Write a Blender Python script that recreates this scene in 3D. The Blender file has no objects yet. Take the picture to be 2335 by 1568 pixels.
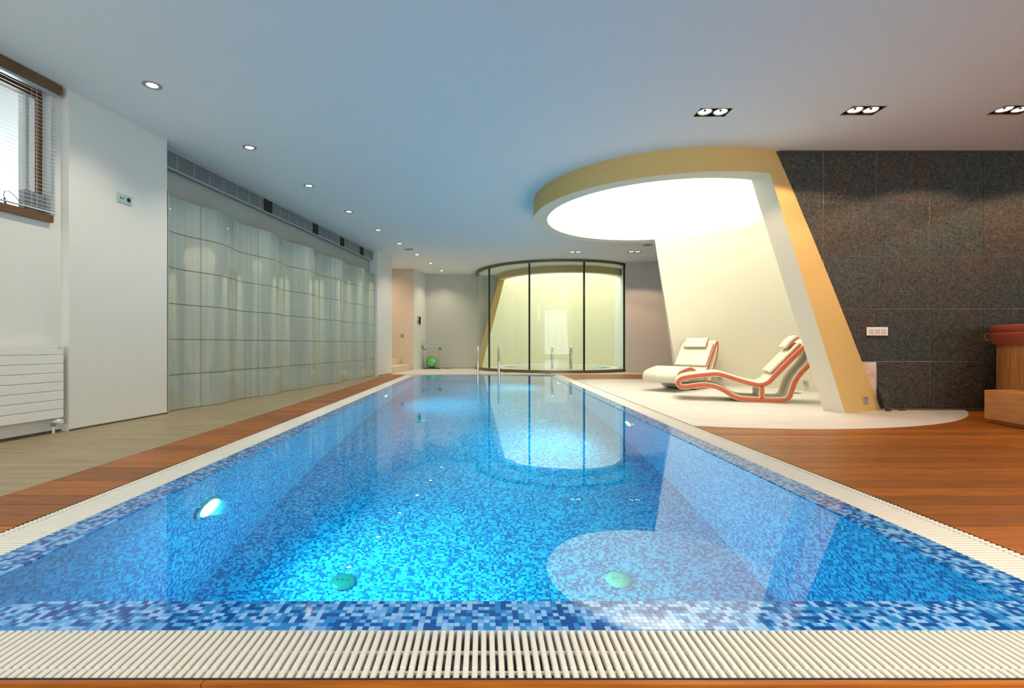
import bpy, bmesh, math, random
from mathutils import Vector, Matrix
R = random.Random(7)
PI = math.pi
C = bpy.context.scene.collection
SC = bpy.context.scene

# ------------------------------------------------------------------ camera, world, exposure
cam_d = bpy.data.cameras.new('camera')
cam = bpy.data.objects.new('camera', cam_d); C.objects.link(cam)
cam.location = (0, 0, .74); cam.rotation_euler = (PI/2, 0, 0)
cam_d.sensor_width = 36; cam_d.lens = 36*1120/2335
cam_d.shift_x = (1167.5-1103)/2335; cam_d.shift_y = 1/2335
cam_d.clip_start = .02; cam_d.clip_end = 200
SC.camera = cam
W = bpy.data.worlds.new('sky'); SC.world = W; W.use_nodes = True
W.node_tree.nodes['Background'].inputs[0].default_value = (.90, .95, 1.0, 1)
W.node_tree.nodes['Background'].inputs[1].default_value = 2.7
SC.view_settings.view_transform = 'Standard'; SC.view_settings.look = 'None'
SC.view_settings.gamma = 1; SC.view_settings.use_curve_mapping = False
SC.view_settings.exposure = 0.50
cy = SC.cycles
cy.use_denoising = True
try:
    cy.denoiser = 'OPENIMAGEDENOISE'
    cy.denoising_input_passes = 'RGB_ALBEDO_NORMAL'; cy.denoising_prefilter = 'ACCURATE'
except Exception: pass
cy.use_adaptive_sampling = True; cy.adaptive_threshold = .02
cy.max_bounces = 9; cy.diffuse_bounces = 4; cy.glossy_bounces = 4; cy.transmission_bounces = 8
cy.transparent_max_bounces = 12
cy.caustics_reflective = False; cy.caustics_refractive = True
cy.sample_clamp_indirect = 5.0; cy.blur_glossy = .3

# light levels
P_WELL = 4.4        # luminous ceiling of the big light well (emission)
P_WELL2 = 2.6       # the same over the whirlpool
P_DOWN = 36        # each round downlight (W)
P_TWIN = 112        # each twin spotlight (W)
P_POOL = 215        # each underwater lamp (W)

# ------------------------------------------------------------------ materials
def mat(name, col, rough=.5, metal=0, spec=.5, coat=0, coat_r=.05, emit=None, es=0):
    m = bpy.data.materials.new(name); m.use_nodes = True
    b = m.node_tree.nodes['Principled BSDF']
    b.inputs['Base Color'].default_value = (*col, 1)
    b.inputs['Roughness'].default_value = rough; b.inputs['Metallic'].default_value = metal
    b.inputs['Specular IOR Level'].default_value = spec
    b.inputs['Coat Weight'].default_value = coat; b.inputs['Coat Roughness'].default_value = coat_r
    if emit:
        b.inputs['Emission Color'].default_value = (*emit, 1); b.inputs['Emission Strength'].default_value = es
    return m
def nd(m, t, **k):
    n = m.node_tree.nodes.new(t)
    for a, v in k.items():
        if a.startswith('i_'):
            key = a[2:]; key = int(key) if key.isdigit() else key
            n.inputs[key].default_value = v
        else: setattr(n, a, v)
    return n
def lk(m, a, b): m.node_tree.links.new(a, b)
def bsdf(m): return m.node_tree.nodes['Principled BSDF']
def math_n(m, op, a, b=None):
    n = nd(m, 'ShaderNodeMath', operation=op)
    for i, v in enumerate((a, b)):
        if v is None: continue
        if isinstance(v, (int, float)): n.inputs[i].default_value = v
        else: lk(m, v, n.inputs[i])
    return n.outputs[0]
def plaster(name, col, rough=.85, bump=.03, scale=120, spec=.3):
    m = mat(name, col, rough, spec=spec)
    g = nd(m, 'ShaderNodeNewGeometry')
    n = nd(m, 'ShaderNodeTexNoise', i_Scale=scale, i_Detail=3.0); lk(m, g.outputs['Position'], n.inputs['Vector'])
    b = nd(m, 'ShaderNodeBump', i_Strength=bump, i_Distance=.01); lk(m, n.outputs[0], b.inputs['Height'])
    lk(m, b.outputs[0], bsdf(m).inputs['Normal'])
    return m
def grain(name, c1, c2, scale, rough=.4, stretch=(1, 30, 30), spec=.5, coat=0, bump=.05, per_object=0.0, detail=5.0, bias=(.35, .7), obj=False):
    m = mat(name, c1, rough, spec=spec, coat=coat, coat_r=.08)
    if obj:
        src = nd(m, 'ShaderNodeTexCoord').outputs['Object']
    else:
        src = nd(m, 'ShaderNodeNewGeometry').outputs['Position']
    oi = nd(m, 'ShaderNodeObjectInfo')
    mp = nd(m, 'ShaderNodeMapping'); mp.inputs['Scale'].default_value = stretch
    ad = nd(m, 'ShaderNodeVectorMath', operation='ADD')
    cb = nd(m, 'ShaderNodeCombineXYZ')
    k = math_n(m, 'MULTIPLY', oi.outputs['Random'], 37.0)
    lk(m, k, cb.inputs[0]); lk(m, k, cb.inputs[1])
    lk(m, src, ad.inputs[0]); lk(m, cb.outputs[0], ad.inputs[1]); lk(m, ad.outputs[0], mp.inputs['Vector'])
    n = nd(m, 'ShaderNodeTexNoise', i_Scale=scale, i_Detail=detail, i_Roughness=.62); n.inputs['Distortion'].default_value = .3
    lk(m, mp.outputs[0], n.inputs['Vector'])
    r = nd(m, 'ShaderNodeMapRange'); r.inputs[1].default_value = bias[0]; r.inputs[2].default_value = bias[1]
    lk(m, n.outputs[0], r.inputs[0])
    mx = nd(m, 'ShaderNodeMix', data_type='RGBA'); mx.inputs[6].default_value = (*c1, 1); mx.inputs[7].default_value = (*c2, 1)
    lk(m, r.outputs[0], mx.inputs[0])
    hv = nd(m, 'ShaderNodeHueSaturation')
    v = math_n(m, 'ADD', math_n(m, 'MULTIPLY', oi.outputs['Random'], per_object), 1-per_object/2)
    lk(m, v, hv.inputs['Value']); lk(m, mx.outputs[2], hv.inputs['Color'])
    lk(m, hv.outputs[0], bsdf(m).inputs['Base Color'])
    b = nd(m, 'ShaderNodeBump', i_Strength=bump, i_Distance=.004); lk(m, n.outputs[0], b.inputs['Height'])
    lk(m, b.outputs[0], bsdf(m).inputs['Normal'])
    return m

M_ceil = plaster('ceiling_paint', (.85, .89, .88), .8, bump=.01)  # slight teal tint stands in for the pool's glow on white
M_wall = plaster('wall_paint', (.74, .74, .68), .85, bump=.015)
M_farw = plaster('far_wall_plaster', (.56, .56, .50), .9, bump=.10, scale=60)
M_niche = plaster('niche_plaster', (.46, .45, .39), .9, bump=.05, scale=80)
M_pink = plaster('stair_wall_paint', (.66, .55, .43), .85, bump=.02)
M_shell = plaster('cream_yellow_paint', (.66, .45, .165), .7, bump=.01)  # deeper yellow for the outer drum faces
M_shin = plaster('cream_paint', (.76, .725, .58), .75, bump=.008)  # lighter tone for the inner drum faces and rims
M_exp = grain('bare_plaster', (.55, .36, .24), (.75, .62, .5), 9, rough=.9, stretch=(1, 1, 1))
M_stone = grain('vein_cut_stone', (.245, .185, .10), (.44, .36, .225), 2.2, rough=.42, stretch=(.7, 17, 10), bump=.02, spec=.45)
M_stone2 = grain('pale_vein_stone', (.54, .515, .475), (.76, .75, .73), 2.2, rough=.42, stretch=(.7, 17, 10), bump=.02, spec=.45)
M_trav = grain('travertine', (.60, .52, .36), (.76, .70, .55), 3, rough=.5, stretch=(4, 4, 14), bump=.05)
M_deck = grain('oiled_deck_wood', (.21, .058, .007), (.45, .140, .012), 2.6, rough=.38, stretch=(1.3, 22, 22), bump=.03, per_object=.5, spec=.28, bias=(.3, .75))
M_brown = grain('brown_window_wood', (.10, .045, .018), (.19, .09, .035), 3, rough=.35, stretch=(10, 2, 40), bump=.03)
M_tub = grain('cedar_wood', (.33, .13, .035), (.50, .23, .075), 2.5, rough=.45, stretch=(14, 14, 1.2), per_object=.45, bump=.04)
M_step = grain('larch_wood', (.40, .165, .05), (.53, .25, .09), 2.5, rough=.45, stretch=(14, 1.2, 14), bump=.04)
M_leather = plaster('red_brown_leather', (.27, .055, .026), .5, bump=.25, scale=160, spec=.5)
M_dark = mat('dark_gap', (.012, .011, .010), .8)
M_base = mat('shadow_gap_brown', (.10, .085, .05), .8)  # dark colour stands in for the shadow lines at wall edges
M_conc = mat('trench_concrete', (.16, .12, .08), .8)
M_grout = mat('mosaic_grout', (.42, .50, .56), .6)
M_plastic = mat('white_grating_plastic', (.74, .73, .66), .30, spec=.5)
M_steel = mat('polished_steel', (.72, .70, .66), .14, metal=1)
M_alu = mat('brushed_aluminium', (.62, .66, .66), .35, metal=.8)
M_bronze = mat('bronze_anodised_metal', (.20, .155, .09), .35, metal=.7)
M_black = mat('black_profile', (.02, .018, .01), .4)
M_white = mat('white_enamel', (.80, .80, .76), .35)
M_blind = mat('blind_slat_white', (.75, .80, .82), .35, metal=.2)
M_cord = mat('cord_cream', (.75, .68, .5), .7)
M_cushion = plaster('cream_leather', (.70, .66, .53), .45, bump=.05, scale=90, spec=.4)
M_orange = mat('orange_edge', (.60, .125, .04), .5)
M_lens = mat('lamp_glow', (1, 1, 1), .5, emit=(1, .90, .74), es=14)
M_lens2 = mat('spotlight_glow', (1, 1, 1), .5, emit=(1, .84, .68), es=1.3)
M_lens3 = mat('underwater_lamp_glow', (1, 1, 1), .5, emit=(1, .98, .92), es=45)
M_well = mat('luminous_ceiling_film', (1, 1, 1), .9, emit=(1, .94, .82), es=P_WELL)
M_well2 = mat('whirlpool_ceiling_film', (1, 1, 1), .9, emit=(1, .97, .80), es=P_WELL2)
for m_ in (M_lens, M_lens2, M_lens3):
    m_.cycles.emission_sampling = 'NONE'
M_teal = mat('turquoise_fitting', (.04, .17, .17), .35)
M_palefit = mat('cream_fitting', (.95, .62, .48), .35)
M_mint = mat('pale_green_glass_plate', (.45, .58, .54), .15)
M_grey = mat('grey_plastic', (.35, .37, .38), .5)
M_key = mat('taupe_key', (.62, .50, .44), .4)
M_speaker = mat('speaker_grille_grey', (.30, .32, .33), .7)
M_valve = mat('valve_metal', (.35, .30, .24), .3, metal=.8)

def slate():
    m = mat('flamed_slate', (.03, .03, .03), .55, spec=.55)
    g = nd(m, 'ShaderNodeNewGeometry'); oi = nd(m, 'ShaderNodeObjectInfo')
    n = nd(m, 'ShaderNodeTexNoise', i_Scale=42.0, i_Detail=6.0, i_Roughness=.75); n.inputs['Distortion'].default_value = 1.2
    lk(m, g.outputs['Position'], n.inputs['Vector'])
    n2 = nd(m, 'ShaderNodeTexNoise', i_Scale=2.2, i_Detail=3.0); lk(m, g.outputs['Position'], n2.inputs['Vector'])
    r = nd(m, 'ShaderNodeValToRGB')
    e = r.color_ramp.elements
    e[0].position = .41; e[0].color = (.004, .004, .004, 1); e[1].position = .66; e[1].color = (.135, .125, .107, 1)
    lk(m, n.outputs[0], r.inputs[0])
    mx = nd(m, 'ShaderNodeMix', data_type='RGBA', blend_type='MULTIPLY'); mx.inputs[0].default_value = 1
    r2 = nd(m, 'ShaderNodeValToRGB'); e = r2.color_ramp.elements
    e[0].position = .35; e[0].color = (1.0, .82, .66, 1); e[1].position = .65; e[1].color = (.62, .88, .86, 1)
    k = math_n(m, 'ADD', n2.outputs[0], math_n(m, 'MULTIPLY', math_n(m, 'SUBTRACT', oi.outputs['Random'], .5), .25))
    lk(m, k, r2.inputs[0]); lk(m, r.outputs[0], mx.inputs[6]); lk(m, r2.outputs[0], mx.inputs[7])
    lk(m, mx.outputs[2], bsdf(m).inputs['Base Color'])
    b = nd(m, 'ShaderNodeBump', i_Strength=.9, i_Distance=.008); lk(m, n.outputs[0], b.inputs['Height'])
    lk(m, b.outputs[0], bsdf(m).inputs['Normal'])
    return m
M_slate = slate()
M_joint = plaster('pinkish_joint_mortar', (.60, .43, .33), .9, bump=.2)

TP = .0158; TY0 = 1.275   # mosaic pitch and its start in Y
def mosaic(name, wet):
    m = mat(name, (.1, .3, .6), .06 if wet else .25, spec=.45)
    g = nd(m, 'ShaderNodeNewGeometry')
    a = nd(m, 'ShaderNodeVectorMath', operation='SUBTRACT'); a.inputs[1].default_value = (0, TY0, 0)
    lk(m, g.outputs['Position'], a.inputs[0])
    s = nd(m, 'ShaderNodeVectorMath', operation='SCALE'); s.inputs['Scale'].default_value = 1/TP
    lk(m, a.outputs[0], s.inputs[0])
    ns = nd(m, 'ShaderNodeVectorMath', operation='SCALE'); ns.inputs['Scale'].default_value = .4
    lk(m, g.outputs['True Normal'], ns.inputs[0])
    p = nd(m, 'ShaderNodeVectorMath', operation='SUBTRACT'); lk(m, s.outputs[0], p.inputs[0]); lk(m, ns.outputs[0], p.inputs[1])
    fl = nd(m, 'ShaderNodeVectorMath', operation='FLOOR'); lk(m, p.outputs[0], fl.inputs[0])
    wn = nd(m, 'ShaderNodeTexWhiteNoise', noise_dimensions='3D'); lk(m, fl.outputs[0], wn.inputs['Vector'])
    r = nd(m, 'ShaderNodeValToRGB'); r.color_ramp.interpolation = 'CONSTANT'
    e = r.color_ramp.elements
    e[0].position = 0; e[0].color = (.003, .085, .36, 1)
    e[1].position = .30; e[1].color = (.018, .23, .61, 1)
    x = e.new(.55); x.color = (.12, .38, .78, 1)
    x = e.new(.75); x.color = (.25, .51, .88, 1)
    lk(m, wn.outputs['Value'], r.inputs[0])
    fr = nd(m, 'ShaderNodeVectorMath', operation='FRACTION'); lk(m, p.outputs[0], fr.inputs[0])
    sp = nd(m, 'ShaderNodeSeparateXYZ'); lk(m, fr.outputs[0], sp.inputs[0])
    ds = []
    for i in range(3):
        h = math_n(m, 'ABSOLUTE', math_n(m, 'SUBTRACT', sp.outputs[i], .5)); ds.append(h)
    mxd = math_n(m, 'MAXIMUM', math_n(m, 'MAXIMUM', ds[0], ds[1]), ds[2])
    gr = nd(m, 'ShaderNodeMapRange'); gr.inputs[1].default_value = .45; gr.inputs[2].default_value = .475
    lk(m, mxd, gr.inputs[0])
    mx = nd(m, 'ShaderNodeMix', data_type='RGBA'); mx.inputs[7].default_value = (.30, .48, .62, 1)
    lk(m, gr.outputs[0], mx.inputs[0]); lk(m, r.outputs[0], mx.inputs[6])
    if wet:   # separate tiles: the gaps between them are real
        lk(m, r.outputs[0], bsdf(m).inputs['Base Color'])
    else:
        lk(m, mx.outputs[2], bsdf(m).inputs['Base Color'])
    return m
M_mos = mosaic('glass_mosaic', False)
M_moswet = mosaic('wet_glass_mosaic', True)

def water(name, tint):
    m = bpy.data.materials.new(name); m.use_nodes = True; t = m.node_tree
    t.nodes.remove(bsdf(m)); out = t.nodes['Material Output']
    f = nd(m, 'ShaderNodeFresnel', i_IOR=1.333)
    rf = nd(m, 'ShaderNodeBsdfRefraction', i_IOR=1.333, i_Roughness=0.0); rf.inputs['Color'].default_value = (*tint, 1)
    gl = nd(m, 'ShaderNodeBsdfGlossy', i_Roughness=0.0); gl.inputs['Color'].default_value = (1, 1, 1, 1)
    g = nd(m, 'ShaderNodeNewGeometry')
    n = nd(m, 'ShaderNodeTexNoise', i_Scale=2.2, i_Detail=2.0); lk(m, g.outputs['Position'], n.inputs['Vector'])
    b = nd(m, 'ShaderNodeBump', i_Strength=.12, i_Distance=.004); lk(m, n.outputs[0], b.inputs['Height'])
    for x in (f, rf, gl): lk(m, b.outputs[0], x.inputs['Normal'])
    mx = nd(m, 'ShaderNodeMixShader'); lk(m, f.outputs[0], mx.inputs[0]); lk(m, rf.outputs[0], mx.inputs[1]); lk(m, gl.outputs[0], mx.inputs[2])
    lk(m, mx.outputs[0], out.inputs['Surface'])
    return m
M_water = water('pool_water_surface', (.05, .92, .93))

def pane(name, tint, refl=1.0):
    m = bpy.data.materials.new(name); m.use_nodes = True; t = m.node_tree
    t.nodes.remove(bsdf(m)); out = t.nodes['Material Output']
    lw_ = nd(m, 'ShaderNodeLayerWeight', i_Blend=.5)
    f = nd(m, 'ShaderNodeMath', operation='MULTIPLY_ADD'); f.inputs[1].default_value = .6; f.inputs[2].default_value = .035
    lk(m, math_n(m, 'POWER', lw_.outputs['Facing'], 5.0), f.inputs[0])
    tr = nd(m, 'ShaderNodeBsdfTransparent'); tr.inputs['Color'].default_value = (*tint, 1)
    gl = nd(m, 'ShaderNodeBsdfGlossy', i_Roughness=.01); gl.inputs['Color'].default_value = (refl, refl, refl, 1)
    mx = nd(m, 'ShaderNodeMixShader'); lk(m, f.outputs[0], mx.inputs[0]); lk(m, tr.outputs[0], mx.inputs[1]); lk(m, gl.outputs[0], mx.inputs[2])
    lk(m, mx.outputs[0], out.inputs['Surface'])
    return m
M_glass = pane('green_tinted_glass', (.93, .97, .93))
M_wglass = pane('window_glass', (.96, .98, .98))

def frosted():
    m = mat('back_lacquered_frosted_glass', (.24, .28, .26), .10, spec=.5, coat=.5, coat_r=.02)
    g = nd(m, 'ShaderNodeNewGeometry')
    mp = nd(m, 'ShaderNodeMapping'); mp.inputs['Scale'].default_value = (14, 14, .5); lk(m, g.outputs['Position'], mp.inputs['Vector'])
    n = nd(m, 'ShaderNodeTexNoise', i_Scale=1.0, i_Detail=3.0); lk(m, mp.outputs[0], n.inputs['Vector'])
    mx = nd(m, 'ShaderNodeMix', data_type='RGBA'); mx.inputs[6].default_value = (.28, .32, .275, 1); mx.inputs[7].default_value = (.44, .50, .44, 1)
    lk(m, n.outputs[0], mx.inputs[0]); lk(m, mx.outputs[2], bsdf(m).inputs['Base Color'])
    return m
M_frost = frosted()

def green_ball():
    m = mat('green_glass', (.05, .45, .02), .15, coat=.5)
    tc = nd(m, 'ShaderNodeTexCoord'); n = nd(m, 'ShaderNodeTexNoise', i_Scale=5.0, i_Detail=2.0)
    lk(m, tc.outputs['Object'], n.inputs['Vector'])
    r = nd(m, 'ShaderNodeValToRGB'); e = r.color_ramp.elements
    e[0].position = .35; e[0].color = (.04, .35, .01, 1); e[1].position = .7; e[1].color = (.25, .75, .25, 1)
    lk(m, n.outputs[0], r.inputs[0]); lk(m, r.outputs[0], bsdf(m).inputs['Base Color'])
    return m
M_green = green_ball()

# ------------------------------------------------------------------ mesh helpers
def mesh_obj(name, verts, faces, m, parent=None, smooth=False, mats=None, fm=None):
    me = bpy.data.meshes.new(name); me.from_pydata([tuple(v) for v in verts], [], faces); me.update()
    if m: me.materials.append(m)
    for x in (mats or []): me.materials.append(x)
    if fm:
        for p, i in zip(me.polygons, fm): p.material_index = i
    if smooth: me.polygons.foreach_set('use_smooth', [True]*len(me.polygons))
    o = bpy.data.objects.new(name, me); C.objects.link(o)
    if parent: o.parent = parent
    return o
class MB:
    def __init__(s): s.v = []; s.f = []
    def box(s, a, b, mtx=None):
        x0, y0, z0 = a; x1, y1, z1 = b; n = len(s.v)
        vs = [(x0,y0,z0),(x1,y0,z0),(x1,y1,z0),(x0,y1,z0),(x0,y0,z1),(x1,y0,z1),(x1,y1,z1),(x0,y1,z1)]
        if mtx: vs = [tuple(mtx @ Vector(v)) for v in vs]
        s.v += vs
        s.f += [tuple(n+i for i in q) for q in ((0,3,2,1),(4,5,6,7),(0,1,5,4),(1,2,6,5),(2,3,7,6),(3,0,4,7))]
        return s
    def prism(s, pts, z0, z1, mtx=None):
        n = len(s.v); k = len(pts)
        vs = [(p[0], p[1], z0) for p in pts]+[(p[0], p[1], z1) for p in pts]
        if mtx: vs = [tuple(mtx @ Vector(v)) for v in vs]
        s.v += vs
        s.f += [tuple(n+i for i in reversed(range(k))), tuple(n+k+i for i in range(k))]
        s.f += [(n+i, n+(i+1) % k, n+k+(i+1) % k, n+k+i) for i in range(k)]
        return s
    def tube(s, pts, r, seg=8, closed=False):
        n0 = len(s.v); pts = [Vector(p) for p in pts]; k = len(pts); up = None
        for i, p in enumerate(pts):
            if closed: t = pts[(i+1) % k]-pts[i-1]
            else: t = pts[min(i+1, k-1)]-pts[max(i-1, 0)]
            t.normalize()
            if up is None:
                up = Vector((0, 0, 1)) if abs(t.z) < .9 else Vector((1, 0, 0))
            a = t.cross(up)
            if a.length < 1e-5: a = t.cross(Vector((0, 1, 0)))
            a.normalize(); b = a.cross(t).normalized(); up = b
            for j in range(seg):
                an = 2*PI*j/seg; s.v.append(tuple(p+a*math.cos(an)*r+b*math.sin(an)*r))
        for i in range(k if closed else k-1):
            i2 = (i+1) % k
            for j in range(seg):
                j2 = (j+1) % seg
                s.f.append((n0+i*seg+j, n0+i*seg+j2, n0+i2*seg+j2, n0+i2*seg+j))
        if not closed:
            s.f.append(tuple(n0+j for j in range(seg))); s.f.append(tuple(n0+(k-1)*seg+j for j in reversed(range(seg))))
        return s
    def lathe(s, prof, cx=0, cy=0, seg=32, mtx=None):
        n0 = len(s.v); k = len(prof)
        for j in range(seg):
            a = 2*PI*j/seg
            for r, z in prof:
                v = Vector((cx+r*math.cos(a), cy+r*math.sin(a), z)); s.v.append(tuple(mtx @ v if mtx else v))
        for j in range(seg):
            j2 = (j+1) % seg
            for i in range(k-1):
                s.f.append((n0+j*k+i, n0+j2*k+i, n0+j2*k+i+1, n0+j*k+i+1))
        return s
    def build(s, name, m, parent=None, smooth=False, fix=True, sharp=None):
        me = bpy.data.meshes.new(name); me.from_pydata([tuple(v) for v in s.v], [], s.f)
        if fix:
            bm = bmesh.new(); bm.from_mesh(me); bmesh.ops.remove_doubles(bm, verts=bm.verts, dist=1e-6)
            bmesh.ops.recalc_face_normals(bm, faces=bm.faces); bm.to_mesh(me); bm.free()
        me.update(); me.materials.append(m)
        if smooth:
            me.polygons.foreach_set('use_smooth', [True]*len(me.polygons))
            try: me.set_sharp_from_angle(angle=math.radians(sharp or 40))
            except Exception: pass
        o = bpy.data.objects.new(name, me); C.objects.link(o)
        if parent: o.parent = parent
        return o
def bevel(o, w, seg=2):
    b = o.modifiers.new('bevel', 'BEVEL'); b.width = w; b.segments = seg; b.limit_method = 'ANGLE'; b.angle_limit = math.radians(40)
    return o
def tag(o, label, cat, group=None, kind=None):
    if label: o['label'] = label
    if cat: o['category'] = cat
    if group: o['group'] = group
    if kind: o['kind'] = kind
    return o
def struct(o, label=None):
    o['kind'] = 'structure'
    if label: o['label'] = label
    return o
def empty(name, loc=(0, 0, 0), rz=0):
    o = bpy.data.objects.new(name, None); C.objects.link(o); o.location = loc; o.rotation_euler = (0, 0, rz); o.empty_display_size = .1
    return o
def copy_tree(o, parent=None):
    c = o.copy(); C.objects.link(c)
    if parent: c.parent = parent
    for ch in o.children: copy_tree(ch, c)
    return c
def spot(name, loc, target, power, col, size=120, blend=1, rad=.05, parent=None):
    l = bpy.data.lights.new(name, 'SPOT'); l.energy = power; l.color = col; l.spot_size = math.radians(size); l.spot_blend = blend
    l.shadow_soft_size = rad
    o = bpy.data.objects.new(name, l); C.objects.link(o); o.location = loc
    d = Vector(target)-Vector(loc); o.rotation_euler = d.to_track_quat('-Z', 'Y').to_euler()
    return o

CEIL = 2.93
# left wall line
def WX(Y, off=0): return -3.548+.1467*(Y-4.2)+off
WU = Vector((.1467, 1, 0)).normalized(); WN = Vector((1, -.1467, 0)).normalized(); WANG = math.atan2(WU.y, WU.x)
def wall_seg(name, p0, p1, th, z0, z1, m, side=-1):
    """box from p0 to p1 in plan, thickness th to the left (side=-1) or right of the visible face"""
    a = Vector((*p0, 0)); b = Vector((*p1, 0)); d = (b-a).normalized(); n = Vector((-d.y, d.x, 0))*(1 if side < 0 else -1)*th
    return MB().prism([a, b, b+n, a+n], z0, z1).build(name, m)

# ------------------------------------------------------------------ ceiling with its openings
DX, DY = 2.64, 7.32
TWINS = [(2.162, 4.637), (3.552, 4.60), (4.94, 4.59), (6.33, 4.58), (2.18, 11.68), (3.57, 11.63)]
def fill_with_holes(name, outer, holes, z, m):
    bm = bmesh.new()
    for loop in [outer]+holes:
        vs = [bm.verts.new((p[0], p[1], z)) for p in loop]
        for i in range(len(vs)): bm.edges.new((vs[i], vs[(i+1) % len(vs)]))
    bmesh.ops.triangle_fill(bm, edges=bm.edges, use_beauty=True)
    for f in bm.faces:
        if f.normal.z > 0: f.normal_flip()
    me = bpy.data.meshes.new(name); bm.to_mesh(me); bm.free(); me.materials.append(m)
    o = bpy.data.objects.new(name, me); C.objects.link(o); return o
def circ(cx, cy, r, n=96): return [(cx+r*math.cos(2*PI*i/n), cy+r*math.sin(2*PI*i/n)) for i in range(n)]
TW, TD = .150, .084
holes = [circ(DX, DY, 1.865), circ(2.45, 15.6, 1.985, 72)]
holes += [[(x-TW, y-TD), (x+TW, y-TD), (x+TW, y+TD), (x-TW, y+TD)] for x, y in TWINS]
ceiling = struct(fill_with_holes('ceiling', [(-6, -5), (9.2, -5), (9.2, 18.2), (-6, 18.2)], holes, CEIL, M_ceil), 'smooth painted ceiling over the pool')

# ------------------------------------------------------------------ floor slab, stone floors, deck planks
floor = MB()
floor.box((-6, -5, -.3), (9.2, 1.088, -.028)); floor.box((-6, 1.088, -.3), (-1.905, 12.035, -.028))
floor.box((1.905, 1.088, -.3), (9.2, 12.035, -.028)); floor.box((-6, 12.035, -.3), (9.2, 18.2, -.028))
floor = struct(floor.build('floor', M_dark), 'floor under the timber deck and stone')
SXC, SYC, SR = 2.95, 7.40, 3.10
BX = -2.35
yT = 12.17
sl = [(BX, -5), (BX, yT), (-2.6, 12.6), (WX(12.6)-.6, 12.6), (WX(-5)-.6, -5)]
struct(MB().prism(sl, -.028, 0).build('floor_stone_strip', M_stone), 'beige vein-cut stone strip along the left wall')
sf = [(-4.6, yT), (5.9, yT), (5.9, 18), (-4.6, 18)]
struct(MB().prism([(-2.35, yT), (5.95, yT), (5.95, 18), (-4.6, 18), (-4.6, 12.6), (-2.6, 12.6)], -.028, 0).build('floor_stone_far', M_stone2), 'pale stone floor beyond the far pool end')
a0 = math.asin(2.916/SR)
arc = []
th0 = math.pi-math.asin((10.316-SYC)/SR) if False else None
def circ_pts(y0, y1, n):   # right-hand side of the stone circle between two Ys
    return [(SXC+math.sqrt(max(0, SR*SR-(y-SYC)**2)), y) for y in [y0+(y1-y0)*i/n for i in range(n+1)]]
ang_lo = math.atan2(-2.916, 1.912-SXC); ang_hi = math.atan2(2.916, 1.912-SXC)
pts = [(SXC+SR*math.cos(ang_lo+(ang_hi-ang_lo)*i/90), SYC+SR*math.sin(ang_lo+(ang_hi-ang_lo)*i/90)) for i in range(91)]
struct(MB().prism(pts, -.028, 0).build('floor_stone_lounge', M_stone2), 'pale round stone floor under the two loungers')

PP = .134
def plank_poly(pts):
    o = MB().prism(pts, -.026, -.001+R.uniform(-.0008, .0008)).build('plank', M_deck, floor)
    return o
rows = []
yy = 1.873-PP*6
while yy < 12.17: rows.append(yy); yy += PP
g = .0022
for y in rows:
    y0, y1 = y+g, min(y+PP-g, yT-.003)
    if y1 < .6: continue
    if y0 < 1.088:                     # rows in front of the pool
        y1b = min(y1, 1.086)
        if y1b > y0+.01:
            for xa, xb in ((-2.348, -.62), (-.616, 1.7), (1.704, 4.2)):
                plank_poly([(xa, y0), (xb+.002, y0), (xb+.002, y1b), (xa, y1b)])
        if y1 > 1.1:
            for xa, xb in ((-2.348, -1.908), (1.908, 4.0), (4.003, 6.5)):
                plank_poly([(xa, max(y0, y1b)), (xb, max(y0, y1b)), (xb, y1), (xa, y1)])
        continue
    plank_poly([(-2.348, y0), (-1.908, y0), (-1.908, y1), (-2.348, y1)])
    ins = lambda q: abs(q-SYC) < SR
    def xr(q, s): return SXC+s*math.sqrt(SR*SR-(q-SYC)**2)+s*.003
    if not (ins(y0) or ins(y1)):
        if y < 5.6:
            j = R.uniform(3.2, 5.4)
            plank_poly([(1.908, y0), (j, y0), (j, y1), (1.908, y1)]); plank_poly([(j+.003, y0), (8.9, y0), (8.9, y1), (j+.003, y1)])
        else: plank_poly([(1.908, y0), (5.9, y0), (5.9, y1), (1.908, y1)])
        continue
    ya, yb = y0, y1
    lo = [(q, xr(q, -1)) for q in [y0+(y1-y0)*i/4 for i in range(5)] if ins(q)]
    hi = [(q, xr(q, 1)) for q in [y0+(y1-y0)*i/4 for i in range(5)] if ins(q)]
    if not ins(y0) or not ins(y1):      # the row that touches the tip of the circle
        if not ins(y0): p = [(1.908, y0), (8.9 if y < 5.6 else 5.9, y0), (8.9 if y < 5.6 else 5.9, y1)]+[(x, q) for q, x in reversed(hi)]+[(x, q) for q, x in lo]+[(1.908, y1)]
        else: p = [(1.908, y0)]+[(x, q) for q, x in lo]+[(x, q) for q, x in reversed(hi)]+[(5.9, y0), (5.9, y1), (1.908, y1)]
        plank_poly(p); continue
    if all(x > 1.93 for q, x in lo):
        plank_poly([(1.908, y0)]+[(x, q) for q, x in lo]+[(1.908, y1)])
    if y < 5.45 or y > 9.9:
        xe = 8.9 if y < 5.45 else 5.9
        h = [(x, q) for q, x in hi if x < xe-.05]
        if len(h) >= 3: plank_poly(h[::-1]+[(xe, y0), (xe, y1)] if False else [(x, q) for x, q in h]+[(xe, h[-1][1]), (xe, h[0][1])])

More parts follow.
